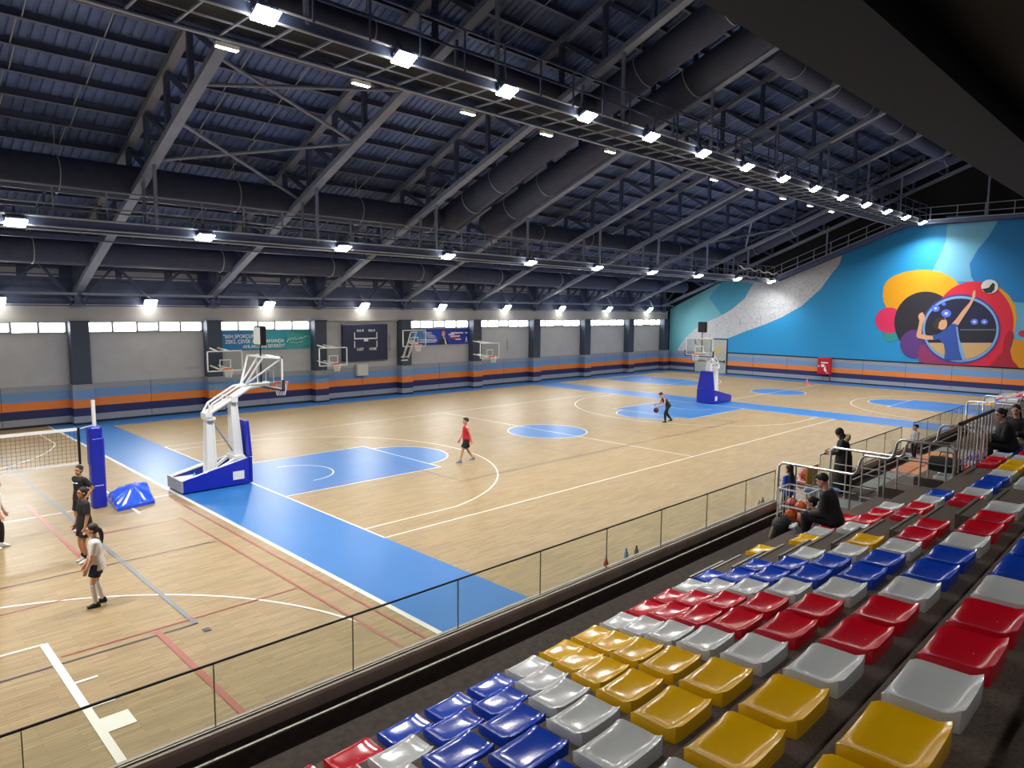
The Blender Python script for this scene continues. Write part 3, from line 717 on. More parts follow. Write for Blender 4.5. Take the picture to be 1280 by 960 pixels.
# red hose cabinet
t = thing('fire_hose_cabinet', 'red fire hose cabinet with white symbol on the end wall', 'cabinet', (XE-.03,.85,0))
m = MB(); m.bbox((-.26,-.52,.62),(0,.52,1.93),.03); m.build('box', mat('signal_red',(190,22,42),.35), t)
m = MB(); m.box((-.272,-.3,1.5),(-.262,.25,1.58)); m.box((-.272,-.02,1.2),(-.262,.22,1.4)); m.prism([(-.272,-.25,.85),(-.272,-.1,.8),(-.272,.02,1.0),(-.272,-.1,1.3),(-.272,-.16,1.05)],(.01,0,0)); m.box((-.272,.36,1.2),(-.262,.46,1.3)); m.box((-.272,-.36,.72),(-.262,-.2,.76)); m.build('symbol', M_print, t)
m = MB(); m.tube([(-.12,-.44,0),(-.12,-.44,.64)],.05,10); m.build('riser_pipe', mat('dull_red',(140,40,48),.5), t)
m = MB(); m.lathe((30.4,.78,0),[(.16,0),(.16,.02),(.1,.03),(.085,.2),(.06,.3),(.03,.4),(.02,.42)],14); m.box((30.22,.6,0),(30.58,.96,.015)); tag(m.build('training_cone', mat('pink_cone',(240,110,120),.5), smooth=True), 'small pink training cone on the far court near the red cabinet', 'cone')
# ------------------------------------------------------------------ volleyball net and mat
t = thing('volleyball_net_post', 'blue padded volleyball post with white pole on top', 'net post', (-18.2,0,0))
m = MB(); m.tube([(0,0,0),(-.02,0,2.95)],.05,12); m.build('pole', M_hoopwhite, t, smooth=True)
m = MB(); m.bbox((-.17,-.17,.02),(.17,.17,1.95),.05); m.bbox((-.19,-.16,1.2),(.14,.17,2.24),.05); m.build('pad', M_pad, t, smooth=False)
m = MB(); m.box((-.12,-.173,.62),(.1,-.171,.635)); m.build('strap', M_print, t)
t = thing('volleyball_net', 'black volleyball net with white tapes hung across the picture edge', 'net', (-18.6,0,0))
x1 = -9.0
m = MB(); m.box((x1,-.012,2.16),(0,.012,2.24)); m.tube([(0,0,2.2),(.4,0,2.28)],.012,6); m.build('top_tape', M_print, t)
m = MB(); m.box((x1,-.01,1.25),(.02,.01,1.31)); m.build('bottom_tape', M_print, t)
m = MB(); m.box((-.03,-.02,1.25),(.03,.02,2.24)); m.build('side_band', M_black, t)
m = MB(); 
for i in range(91): m.box((x1+i*.1-.0025,-.0025,1.3),(x1+i*.1+.0025,.0025,2.18))
for j in range(9): m.box((x1,-.0025,1.36+j*.1-.0025),(0,.0025,1.36+j*.1+.0025))
m.build('mesh', mat('black_net_cord',(40,38,40),.8), t)
m = MB(); n = 22; c = [Vector((-17.85,.62,0)),Vector((-17.98,-.86,0)),Vector((-16.98,-.66,0)),Vector((-16.62,1.05,0))]; vs = []
for i in range(n+1):
    for j in range(n+1):
        u, v = i/n, j/n; p = c[1].lerp(c[2],u).lerp(c[0].lerp(c[3],u),v)
        a = math.atan2(v-.75,u-.55); dist = math.hypot(u-.55,v-.75)
        z = .1+.30*max(0,1-dist*1.15)+.03*math.sin(a*13+2*dist)*min(1,dist*3)
        if i in (0,n) or j in (0,n): z = .09
        vs.append((p.x,p.y,z))
m.add(vs, [(i*(n+1)+j,(i+1)*(n+1)+j,(i+1)*(n+1)+j+1,i*(n+1)+j+1) for i in range(n) for j in range(n)])
edge = [i*(n+1) for i in range(n+1)]+[n*(n+1)+j for j in range(1,n+1)]+[i*(n+1)+n for i in range(n-1,-1,-1)]+[j for j in range(n-1,0,-1)]
base = [(vs[k][0],vs[k][1],0) for k in edge]; k = len(edge)
m.add([vs[e] for e in edge]+base, [(i,(i+1)%k,k+(i+1)%k,k+i) for i in range(k)]+[tuple(range(k,2*k))])
tag(m.build('crash_mat', M_pad2, smooth=True), 'wrinkled blue vinyl mat lying beside the volleyball post', 'mat')
# ------------------------------------------------------------------ mural on the end wall
XM = XE-.03
mu = thing('wall_mural', 'huge blue wall mural with coloured blobs and a volleyball player', 'mural', (0,0,0))
def W(pts, off, ox=0, oy=0, s=1.0):
    r = []
    for u, v in pts:
        p = on_x(ox+u*s, oy+v*s, XM); r.append((XM-off, p.y, p.z))
    return r
def layer(name, pts, rgb, k, conv=None, m=None):
    mb = MB(); mb.poly(W(pts, .004*k, *(conv or (0,0,1.0)))); return mb.build(name, m or mat('mural_%s' % name, tuple(int(v*.92) for v in rgb), .65), mu)
E1 = (1080,330,1/6.4)
def ell(cx, cy, rx, ry, n=40, a0=0, a1=2*PI): return [(cx+rx*math.cos(a0+(a1-a0)*i/n), cy+ry*math.sin(a0+(a1-a0)*i/n)) for i in range(n)]
low = [(1300,461),(908,440.5)]
top = [(838,388),(905,351.5),(942,353.5),(972,353),(1000,338),(1110,294),(1135,283),(1160,276),(1300,268)]
# backing sheet follows the wall outline above the dado
mb = MB(); p = [(XM+.02,a.y,a.z) for a in (on_x(u,v,XM) for u,v in top)]
mb.prism([(XM+.02,15.2,1.95)]+[(XM+.02,y,z) for (_,y,z) in p]+[(XM+.02,-14.5,1.95)], (-.02,0,0)); mb.build('blue_field', mat('mural_blue_field',(30,146,208),.65), mu)
dr = [(840,437),(869,438.3),(869,421.5),(909,423)]
layer('teal_field', [(836,440),(838,386),(905,350.5),(942,353.5),(931,373),(916,386),(899,396),(884,402),(868,412),(855,424),(846,438.6)], (112,196,212), 1)
layer('turquoise_field', [(905,350.5),(942,353.5),(931,373),(916,386),(902,394),(893,381),(886,372)], (70,170,206), 2)
wh = mat('mural_doodle_white', (206,210,216), .6); nt = wh.node_tree; bs = nt.nodes['Principled BSDF']
tc = nt.nodes.new('ShaderNodeTexCoord'); vo = nt.nodes.new('ShaderNodeTexVoronoi'); vo.feature = 'DISTANCE_TO_EDGE'; vo.inputs['Scale'].default_value = 5.5
nz = nt.nodes.new('ShaderNodeTexNoise'); nz.inputs['Scale'].default_value = 2.2; mxv = nt.nodes.new('ShaderNodeMix'); mxv.data_type = 'RGBA'; mxv.inputs['Factor'].default_value = .45
nt.links.new(tc.outputs['Object'], nz.inputs['Vector']); nt.links.new(tc.outputs['Object'], mxv.inputs['A']); nt.links.new(nz.outputs['Color'], mxv.inputs['B']); nt.links.new(mxv.outputs['Result'], vo.inputs['Vector'])
rp = nt.nodes.new('ShaderNodeValToRGB'); rp.color_ramp.elements[0].position = .01; rp.color_ramp.elements[0].color = lin((170,174,182)); rp.color_ramp.elements[1].position = .08; rp.color_ramp.elements[1].color = lin((196,200,206))
nt.links.new(vo.outputs['Distance'], rp.inputs['Fac']); nt.links.new(rp.outputs['Color'], bs.inputs['Base Color'])
layer('doodle_band', [(870,422.5),(870,439.2),(846,438.6),(855,424),(868,412),(884,402),(899,396),(916,386),(931,373),(942,353.5),(972,352.5),(1000,338),(1053,319),(1049,331),(1039,343),(1026,361),(1002,382.5),(977.5,396.5),(955,406),(932.5,414),(909.5,423)], None, 3, m=wh)
mb = MB()      # a few drawn doodles: arch, goals, wave
def dl(pts): 
    q = [Vector(x) for x in W(pts,.016)]
    for a, c in zip(q, q[1:]): mb.bar(a,c,.04,.004, up=(1,0,0))
dl([(925,407),(925,398),(926,408)]); dl([(926,405),(944,403)]); dl([(946,396),(946,406)]); dl([(951,394),(951,404)]); dl([(946,399),(951,397)])
dl([(948,384),(955,386),(965,384),(975,385),(980,382),(976,379)]); dl([(962,398),(962,394),(968,393),(968,397),(962,398)]); dl([(1003,355),(1010,352),(1016,357)]); dl([(985,362),(992,358),(999,361),(1004,366)])
mb.build('doodle_lines', mat('mural_doodle_ink',(150,155,165),.6), mu)
layer('pale_swoosh', [(1183,270),(1184,284),(1182,302),(1175,320),(1167,335),(1160,352),(1226,352),(1217,352),(1214,345),(1212,330),(1222,312),(1235,297),(1247,277),(1250,268)], (112,188,224), 3)
layer('deep_blue_field', [(1300,268),(1250,268),(1247,277),(1235,297),(1222,312),(1212,330),(1214,345),(1222,358),(1245,372),(1270,378),(1300,380)], (22,134,206), 4)
layer('sky_right', [(1262,377),(1300,380),(1300,430),(1262,425)], (104,180,220), 5)
layer('yellow_blob', ell(440,235,300,188)[0:0] or [(150,240),(158,180),(185,135),(240,95),(320,65),(420,48),(520,47),(620,66),(700,105),(760,160),(700,330),(400,420),(250,400),(180,350),(155,300)], (246,172,14), 6, E1)
layer('pink_blob', ell(205,450,114,102), (236,46,104), 7, E1)
layer('green_blob', ell(215,560,66,64), (52,160,160), 5, E1)
layer('black_blob', ell(495,470,252,250), (40,40,52), 8, E1)
layer('yellow_edge', [(1080,180),(1160,250),(1210,330),(1225,430),(1200,560),(1120,700),(1000,500)], (240,170,40), 8, E1)
layer('red_blob', ell(880,480,322,342)[0:0] or ell(880,470,318,330,60,-PI,.3)+[(1195,560),(1165,620),(1170,700),(1235,828),(700,806),(480,795),(470,700)], (226,34,62), 9, E1)
layer('purple_blob', ell(402,640,112,114), (100,60,140), 10, E1)
layer('magenta_blob', [(440,786),(430,700),(460,640),(520,640),(640,760),(720,803),(600,797)], (150,56,110), 11, E1)
layer('dark_red_blob', [(1110,700),(1120,600),(1160,530),(1195,545),(1200,590),(1170,660),(1175,730),(1240,830),(1000,816)], (176,26,52), 11, E1)
layer('amber_blob', [(1170,690),(1200,600),(1300,620),(1400,640),(1400,840),(1245,832),(1190,770)], (226,150,10), 12, E1)
layer('red_spot', ell(1290,556,56,28), (206,40,72), 12, E1)
layer('ring_outer', ell(775,520,318,278,56), (60,64,160), 13, E1)
layer('ring_inner', ell(775,520,304,264,56), (132,180,228), 14, E1)
layer('arena_dark', ell(775,520,286,244,56), (26,30,70), 15, E1)
layer('arena_crowd', [p for p in ell(775,520,285,243,80) if 470 < p[1] < 628] and sorted([p for p in ell(775,520,285,243,80) if 470 < p[1] < 626 and p[0] > 775], key=lambda p:p[1])+sorted([p for p in ell(775,520,285,243,80) if 470 < p[1] < 626 and p[0] < 775], key=lambda p:-p[1]), (32,34,52), 16, E1)
layer('arena_floor', [p for p in ell(775,520,285,243,80) if p[1] > 622], (214,176,120), 17, E1)
lamp_m = mat('mural_arena_glow', (86,116,226), .6)
for x, y, r in ((575,355,34),(660,395,40),(885,462,30),(965,462,28),(640,320,18)): layer('arena_glow', ell(x,y,r,r*.8,16), None, 17, E1, lamp_m)
lm2 = mat('mural_arena_lamp', (196,214,252), .6)
for x, y, r in ((575,355,12),(660,395,15),(885,462,12),(965,462,11)): layer('arena_lamp', ell(x,y,r,r*.8,12), None, 18, E1, lm2)
layer('arena_rail', [(770,522),(1055,522),(1055,530),(770,530)], (110,118,150), 17, E1)
sk = mat('mural_skin', (214,164,128), .6)
layer('painted_raised_arm', [(705,478),(740,440),(790,372),(845,310),(866,272),(872,225),(888,206),(894,225),(892,262),(880,288),(850,345),(800,420),(757,488)], None, 19, E1, sk)
layer('painted_bent_arm', [(575,575),(520,572),(462,560),(468,500),(476,470),(492,440),(486,410),(470,384),(446,398),(436,420),(446,452),(440,490),(420,570),(430,592),(500,606),(570,604)], None, 19, E1, sk)
layer('painted_head', ell(626,476,42,50,24), None, 19, E1, sk)
layer('painted_hair', [(566,470),(575,440),(605,424),(640,428),(655,448),(625,446),(604,468),(598,500),(590,530),(575,520),(545,490),(555,468)], (66,48,44), 20, E1)
layer('painted_shirt', [(548,568),(600,560),(640,530),(690,492),(718,474),(752,488),(758,560),(780,660),(815,768),(642,768),(650,700),(640,640),(600,600),(560,610)], (48,86,176), 20, E1)
layer('painted_shirt_stripe', [(738,505),(750,500),(765,600),(800,700),(815,768),(790,768),(765,690)], (130,176,230), 21, E1)
layer('painted_ball_white', ell(1008,181,68,56,30), (226,226,224), 20, E1)
layer('painted_ball_dark', [(945,200),(1000,190),(1030,150),(1050,160),(1046,205),(1020,232),(975,232)], (40,40,44), 21, E1)
# ------------------------------------------------------------------ grandstand
M_tread = mat('brown_speckled_tread', (98,86,78), .8, noise=.3, scale=60, spec=.25)
M_riser = mat('dark_brown_walkway', (74,63,60), .8, noise=.25, scale=14, spec=.2)
M_landing = mat('grey_landing_screed', (128,130,130), .6, noise=.12, scale=5)
M_trimm = mat('aluminium_edge_trim', (150,147,140), .45, .7)
M_shoe = mat('bronze_rail_channel', (170,150,138), .4, .1, noise=.15, scale=3)
M_glass = glass_mat('railing_glass', (247,249,245))
M_rubber = mat('black_handrail', (34,30,32), .4)
SX, SY0, SZ0, SD, SH = .55, -16.227, 1.542, .699, .355      # seat pitch, first row, tread height, row depth, row rise
X0S = -18.646
def zt(n): return SZ0+SH*n
def yf(n): return SY0+.215-SD*n            # front edge of tread n
def stand_block(x0, x1, n0, walk=True):
    m = MB(); pts = []
    y = -14.4; pts = [(x0,y,0),(x0,y,1.1)]
    for n in range(n0, 11):
        z_prev = 1.1 if n == n0 else zt(n-1)
        pts += [(x0,yf(n),z_prev),(x0,yf(n),zt(n))]
    pts += [(x0,-24.5,zt(10)),(x0,-24.5,0)]
    k = len(pts); a = [Vector(p) for p in pts]; d = Vector((x1-x0,0,0))
    m.add(a+[p+d for p in a], [tuple(range(k)), tuple(range(k,2*k))], 1)
    for i in range(k):
        j = (i+1)%k; mi = 0
        if abs(a[i].z-a[j].z) > .01: mi = 1
        elif i == 1: mi = 3 if (n0 > 0 or not walk) else 2
        m.add([a[i],a[j],a[j]+d,a[i]+d], [(0,1,2,3)], mi)
    return m
GM = [M_tread, M_riser, M_riser, M_landing]
gi = 0
for x0, x1, n0 in ((-40,-8.72,0),(-8.72,-6.26,3),(-6.26,-4.6,0),(-4.6,3.0,2),(3.0,7.1,0),(7.1,9.6,3),(9.6,31,0)):
    gi += 1; struct(stand_block(x0,x1,n0).build('floor_stand_%d' % gi, GM))
# parapet kerbs with aluminium trim and the glass railing standing on them
def parapet(x0, x1, label_where, joints):
    m = MB(); m.box((x0,-14.9,1.05),(x1,-14.4,1.24),0); m.box((x0,-14.915,1.225),(x1,-14.885,1.245),1)
    tag(struct(m.build('wall_kerb', [M_riser,M_trimm])), None)
    t = thing('glass_railing', 'clear glass railing with thin dark handrail ' + label_where, 'railing', (0,0,0))
    m = MB(); m.bbox((x0,-14.76,1.24),(x1,-14.56,1.40),.03); m.build('base_channel', M_shoe, t)
    m = MB(); m.box((x0,-14.69,1.40),(x1,-14.67,1.415)); m.box((x0,-14.65,1.40),(x1,-14.63,1.415)); m.build('gasket', M_trimm, t)
    xs = [x0]+joints+[x1]
    for a, c in zip(xs, xs[1:]):
        m = MB(); m.box((a+.008,-14.668,1.38),(c-.008,-14.652,2.06)); m.build('glass_panel', M_glass, t)
    for a in joints+[x0,x1]:
        m = MB(); m.box((a-.004,-14.668,1.4),(a+.004,-14.652,2.06)); m.build('panel_joint', mat('glass_edge_dark',(104,108,102),.3), t)
    m = MB(); m.tube([(x0,-14.66,2.065),(x1,-14.66,2.065)], .013, 8); m.build('handrail', M_rubber, t, smooth=True)
    return t
parapet(-36, -8.72, 'running along the front of the near seats', [-20.87-1.545*k for k in range(9,0,-1)]+[-20.87+1.545*k for k in range(0,8)])
parapet(-6.28, -.1, 'beyond the standing woman', [-4.7,-3.1,-1.6])
parapet(1.05, 7.1, 'past the gap with the small child', [2.6,4.1,5.6])
# ------------------------------------------------------------------ seats
SEATM = {'red': mat('red_seat_plastic',(206,18,40),.17,coat=.15), 'white': mat('white_seat_plastic',(204,206,206),.17,coat=.15),
         'blue': mat('blue_seat_plastic',(22,70,190),.17,coat=.15), 'yellow': mat('yellow_seat_plastic',(236,182,14),.17,coat=.15)}
def seat_mesh():
    """moulded backless bucket: dipped between its sides, rolled rear lip, deep skirt"""
    nx, ny = 18, 11; hw, d0, d1 = .218, .165, -.165
    def top(u, v):       # u across -1..1, v 0 front .. 1 rear
        z = .068+.024*abs(u)**5 - .012*math.sin(PI*min(1,v*1.1))*(1-u*u) + .006*u
        if v > .82: z += .034*((v-.82)/.18)**1.3
        if v < .14: z -= .018*((.14-v)/.14)**2
        return z
    vs = []
    for i in range(nx+1):
        for j in range(ny+1):
            u = -1+2*i/nx; v = j/ny
            r = 1-.05*(abs(2*v-1)**6); q = 1-.04*(abs(u)**8)
            vs.append((u*hw*r, d0+(d1-d0)*(.5+(v-.5)*q), top(u,v)))
    fs = [(i*(ny+1)+j,(i+1)*(ny+1)+j,(i+1)*(ny+1)+j+1,i*(ny+1)+j+1) for i in range(nx) for j in range(ny)]
    edge = [i*(ny+1) for i in range(nx+1)]+[nx*(ny+1)+j for j in range(1,ny+1)]+[i*(ny+1)+ny for i in range(nx-1,-1,-1)]+[j for j in range(ny-1,0,-1)]
    k = len(edge); b = len(vs)
    for e in edge:       # small roll then skirt
        x,y,z = vs[e]; vs.append((x*1.012, y*1.012, z-.004))
    for e in edge:
        x,y,z = vs[e]; vs.append((x*1.0, y*1.0, 0.0))
    fs += [(edge[i],edge[(i+1)%k],b+(i+1)%k,b+i) for i in range(k)]
    fs += [(b+i,b+(i+1)%k,b+k+(i+1)%k,b+k+i) for i in range(k)] + [tuple(b+k+i for i in range(k))]
    m = MB(); m.add(vs, fs); return m
seat_src, seat_cnt = {}, 0
M_cap = mat('seat_bolt_cap', (190,188,182), .4)
for c, mm in SEATM.items():
    o = seat_mesh().build('stadium_seat', mm, smooth=True); q = MB(); q.lathe((.02,-.045,.05),[(.009,0),(.009,.006),(.005,.009)],10); q.build('bolt_cap', M_cap if c == 'red' else mm, o); seat_src[c] = [o, False]
SEQ = ['white','yellow','yellow','white','red','red','white','blue','blue']
def colour(i, n):
    if n == 0 and i == -2: return 'blue'
    if n >= 4 and i in (11,12): return 'red'
    return SEQ[(i-1)%9]
def seat(x, y, z, c, label, group):
    src, used = seat_src[c]
    o = dup(src) if used else src
    seat_src[c][1] = True
    o.location = (x,y,z); o.scale = (1,1,.9); tag(o, label, 'seat', group); return o
rowname = ['front row along the glass railing','second row behind the glass railing','third row behind the glass railing','fourth row behind the glass railing','fifth row behind the glass railing','sixth row behind the glass railing','top row seen, nearest the camera']
def put(n, js, where, base):
    for j in js:
        i = j+n; c = colour(i,n); k = abs(j-base)
        seat(X0S+j*SX, SY0-SD*n, zt(n), c, 'glossy %s seat, %s %s, %s' % (c, nth(k), where, rowname[n]), 'stadium seats, ' + rowname[n])
JMIN = {0:-5,1:-4,2:-5,3:-5,4:-5,5:-5,6:-6}
for n in range(7): put(n, range(JMIN[n], 9), 'before the aisle steps', 8)
put(0, (11,), 'past the aisle steps', 11); put(1, range(11,15), 'past the aisle steps', 11); put(2, range(11,15), 'past the aisle steps', 11); put(3, range(11,15), 'past the aisle steps', 11)
put(4, range(11,22), 'past the aisle steps', 11); put(5, range(11,16), 'past the aisle steps', 11)
put(2, range(20,30), 'beyond the stair opening', 20); put(3, range(20,32), 'beyond the stair opening', 20)
# aisle step blocks with metal nosings
a0 = None
for n in range(0,8):
    if a0 is None:
        a0 = thing('aisle_step','', 'step'); m = MB(); m.box((-.52,0,-SH),(.52,.30,-SH/2)); m.build('tread_block', M_tread, a0)
        m = MB(); m.box((-.52,.27,-SH/2),(.52,.305,-SH/2+.012)); m.build('nosing', M_trimm, a0); m = MB(); m.box((-.52,-.03,.0),(.52,.005,.012)); m.build('upper_nosing', M_trimm, a0); o = a0
    else: o = dup(a0)
    o.location = (X0S+9.5*SX, yf(n), zt(n)); tag(o, 'half step block with metal nosing in the aisle below the %s row' % ['front','second','third','fourth','fifth','sixth','seventh','eighth'][n], 'step', 'aisle steps')
# ------------------------------------------------------------------ stainless stair guards
def chain(label, X, segs, lows, group):
    t = thing('stair_guard_rail', label, 'railing', (X,0,0), 0, group)
    pts = [(0,segs[0][0],lows[0])]
    for k, (ya, yb, z) in enumerate(segs):
        pts += [(0,ya,z-.08),(0,ya-.08,z),(0,yb+.08,z)]
        if k < len(segs)-1: pts += [(0,yb,z+.08)]
    pts += [(0,segs[-1][1],segs[-1][2]-.08),(0,segs[-1][1],lows[-1])]
    m = MB(); m.tube(pts, .028, 10); m.build('handrail', M_steel, t, smooth=True)
    for k, (ya, yb, z) in enumerate(segs):
        m = MB()
        for h in (.38,.85): m.tube([(0,ya,z-h),(0,yb,z-h)], .012, 6)
        m.build('mid_rail', M_steel, t, smooth=True)
        n = max(1, round((ya-yb)/.42))
        for i in range(1, n+1):
            y = ya+(yb-ya)*i/(n+.3); m = MB(); m.tube([(0,y,lows[k]),(0,y,z)], .018, 8); m.lathe((0,y,lows[k]),[(.04,0),(.035,.03),(.02,.04)],10); m.build('post', M_steel, t, smooth=True)
    return t
chain('stepped stainless rail beside the seated man and the ball cart', -8.78, [(-14.76,-16.36,2.27),(-16.42,-17.0,2.69),(-17.05,-18.02,3.1)], [1.1,zt(0),zt(1),zt(2)], 'stepped stair rails')
chain('stepped stainless rail next to the standing woman', -6.22, [(-14.88,-16.46,2.28),(-16.52,-17.1,2.69),(-17.14,-17.95,3.12)], [1.1,zt(0),zt(1),zt(2)], 'stepped stair rails')
chain('far stainless rail at the next stair opening, nearer side', 7.04, [(-14.8,-16.4,2.27),(-16.46,-17.0,2.69),(-17.05,-18,3.1)], [1.1,zt(0),zt(1),zt(2)], 'far stair rails')
chain('far stainless rail at the next stair opening, farther side', 9.66, [(-14.8,-16.4,2.27),(-16.46,-17.0,2.69),(-17.05,-18,3.1)], [1.1,zt(0),zt(1),zt(2)], 'far stair rails')
t = thing('landing_guard', 'black topped guard rail with upright bars above the stair opening', 'railing', (0,-18.05,0))
m = MB(); m.tube([(-8.72,0,3.51),(-6.07,0,3.51)], .035, 10); m.build('handrail', M_rubber, t, smooth=True)
for i in range(10): m = MB(); x = -8.6+i*.275; m.tube([(x,0,zt(3)-.02),(x,0,3.5)],.016,8); m.build('baluster', M_steel, t)
m = MB(); m.bar((-8.7,0,zt(3)+.12),(-6.1,0,zt(3)+.12),.02,.02); m.build('lower_bar', M_steel, t)
# ------------------------------------------------------------------ things on the walkway
M_ballorange = mat('orange_ball_rubber', (226,106,44), .5); M_ballpink = mat('salmon_ball_rubber', (206,120,110), .5); M_ballred = mat('red_ball_rubber', (226,52,44), .45)
def sport_ball(loc, r, m_, label, group=None):
    m = MB(); m.ball((0,0,0), r, 18, 12); o = m.build('ball', m_, smooth=True); o.location = loc; tag(o, label, 'ball', group)
    q = MB()
    for ax in range(3):
        pts = []
        for i in range(25):
            a = 2*PI*i/24; p = [0,0,0]; p[ax] = 0; p[(ax+1)%3] = math.cos(a)*r; p[(ax+2)%3] = math.sin(a)*r; pts.append(p)
        q.tube(pts, .005, 5, caps=False)
    q.build('seams', M_black, o); return o
def cart(label, loc, w, d, h, rows=(.12,.45,.8)):
    t = thing('ball_cart', label, 'cart', loc)
    m = MB()
    for sx in (-1,1):
        for sy in (-1,1): m.bar((sx*w/2,sy*d/2,.06),(sx*w/2,sy*d/2,h),.035,.035)
    for z in rows:
        for s in (-1,1): m.bar((-w/2,s*d/2,z),(w/2,s*d/2,z),.028,.028); m.bar((s*w/2,-d/2,z),(s*w/2,d/2,z),.028,.028)
    m.build('frame', M_hoopwhite, t)
    m = MB(); 
    for i in range(5): y = -d/2+d*i/4; m.bar((-w/2,y,rows[0]),(w/2,y,rows[0]),.015,.015)
    for i in range(1,4):
        x = -w/2+w*i/4
        for s in (-1,1): m.bar((x,s*d/2,rows[0]),(x,s*d/2,h),.012,.012)
    m.build('wire_basket', M_hoopwhite, t)
    m = MB()
    for sx in (-1,1):
        for sy in (-1,1): m.lathe((sx*w/2,sy*d/2,.035),[(.033,-.015),(.033,.015)],10,axis='y')
    m.build('caster', M_black, t); return t
cart('white wire ball cart full of orange balls beside the girl in blue', (-9.28,-15.42,1.1), .5, .62, .82)
for i, (dx, dy, dz, lab) in enumerate(((-.12,-.17,.25,'lower row, end near the seats'),(.12,-.17,.25,'lower row, end near the rail'),(-.12,.1,.25,'lower row, towards the court'),(.12,.1,.25,'lower row, court end'),(-.02,-.06,.44,'upper, middle of the heap'),(.1,.16,.44,'upper, court end'))):
    sport_ball((-9.28+dx,-15.42+dy,1.1+dz), .118, M_ballorange if i%2 == 0 else M_ballpink, 'ball in the white wire cart, '+lab, 'balls in the near cart')
cart('second white ball cart behind the railing holding salmon balls', (-7.9,-14.98,1.1), .62, .36, .72, (.12,.5,.7))
for i, (dx, dz, lab) in enumerate(((-.2,.63,'left'),(.03,.63,'middle'),(.24,.63,'right'),(-.08,.82,'on top'))): sport_ball((-7.9+dx,-14.98,1.1+dz), .115, (M_ballpink,M_ballorange,M_ballpink,M_ballpink)[i], 'salmon ball on the second cart, '+lab, 'balls on the second cart')
sport_ball((-7.62,-14.98,1.1+.86), .1, M_ballred, 'bright red ball on top of the second cart')
t = thing('storage_bin', 'orange bin with blue lid and yellow back behind the seated man', 'bin', (-8.25,-15.5,1.1))
m = MB(); m.bbox((-.3,-.25,0),(.3,.25,.55),.04); m.build('tub', mat('orange_bin_plastic',(232,132,44),.4), t)
m = MB(); m.bbox((-.32,-.27,.55),(.32,.27,.64),.03); m.build('lid', mat('blue_bin_lid',(84,140,206),.4), t)
m = MB(); m.box((-.28,.22,.64),(.28,.26,1.1)); m.build('back_board', mat('ochre_board',(226,172,74),.5), t)
t = thing('backpack', 'black backpack standing by the front yellow seat', 'bag', (-10.85,-15.78,1.1), .3)
m = MB()
secs = [(0,.26,.15),(.1,.29,.17),(.35,.29,.18),(.52,.25,.16),(.58,.2,.12),(.62,.12,.07),(.635,.04,.02)]
for (z0,a0_,b0_),(z1,a1_,b1_) in zip(secs, secs[1:]):
    ring = lambda z,a,b: [(a*math.copysign(abs(math.cos(q*PI/8))**.7,math.cos(q*PI/8)), b*math.copysign(abs(math.sin(q*PI/8))**.7,math.sin(q*PI/8)), z) for q in range(16)]
    m.add(ring(z0,a0_,b0_)+ring(z1,a1_,b1_), [(q,(q+1)%16,16+(q+1)%16,16+q) for q in range(16)])
m.poly([( .04*math.cos(q*PI/8), .02*math.sin(q*PI/8), .635) for q in range(16)]); m.build('pack_body', mat('black_nylon',(24,25,28),.7), t, smooth=True)
m = MB(); m.bbox((-.2,-.25,.06),(.2,-.15,.34),.04); m.build('front_pocket', mat('black_nylon',(24,25,28),.7), t)
m = MB(); m.tube([(-.05,.05,.6),(-.04,.05,.68),(.04,.05,.68),(.05,.05,.6)],.012,6); m.build('handle', M_black, t)
m = MB(); m.tube([(-.3,.1,.5),(-.36,.14,.32),(-.33,.1,.1)],.028,6); m.build('strap', mat('khaki_strap',(150,138,110),.8), t)
M_shoegrey = mat('pale_trainers', (170,174,164), .6)
def loose_shoe(loc, rz, label):
    m = MB(); prof = [(-.13,.035,.075),(-.1,.042,.10),(-.04,.042,.1),(.03,.045,.075),(.09,.047,.055),(.13,.03,.04)]
    vs = []
    for x,w,h in prof: vs += [(x,-w,0),(x,-w*.95,h*.6),(x,-w*.5,h),(x,w*.5,h),(x,w*.95,h*.6),(x,w,0)]
    fs = [(6*i+j,6*i+j+1,6*i+7+j,6*i+6+j) for i in range(5) for j in range(5)]+[tuple(range(6)),tuple(range(30,36))]+[(6*i,6*i+6,6*i+11,6*i+5) for i in range(5)]
    m.add(vs, fs); t = thing('shoe', label, 'shoe', loc, rz, 'loose trainers'); m.build('upper', M_shoegrey, t, smooth=True)
    q = MB(); q.bbox((-.135,-.045,-.0),(.135,.045,.02),.01); q.build('sole', M_white, t)
loose_shoe((-9.92,-15.5,1.1), 1.2, 'pale trainer by the backpack, nearer the court'); loose_shoe((-9.78,-15.72,1.1), .9, 'pale trainer by the backpack, nearer the seats')
t = thing('duffel_bag', 'small purple bag on the floor before the ball cart', 'bag', (-9.35,-15.88,1.1), .5)
m = MB(); m.bbox((-.26,-.1,0),(.26,.1,.14),.04); m.build('bag_body', mat('magenta_nylon',(170,70,150),.6), t); m = MB(); m.tube([(-.12,0,.13),(-.1,0,.2),(.1,0,.2),(.12,0,.13)],.01,6); m.build('handle', M_black, t)
def bottle(x, m_, h, r, label, cap):
    m = MB(); m.lathe((0,0,0),[(r*.9,0),(r,.01),(r,h*.62),(r*.8,h*.72),(r*.35,h*.88),(r*.35,h*.93)],14); o = m.build('drink_bottle', m_, smooth=True); o.location = (x,-14.46,1.24); tag(o, label, 'bottle', 'bottles on the parapet ledge')
    q = MB(); q.lathe((0,0,h*.93),[(r*.42,0),(r*.42,h*.07)],10); q.build('bottle_cap', cap, o)
bottle(-14.43, mat('orange_bottle',(220,92,48),.3), .23, .042, 'orange drink bottle on the ledge behind the glass railing', mat('orange_cap',(226,104,60),.4))
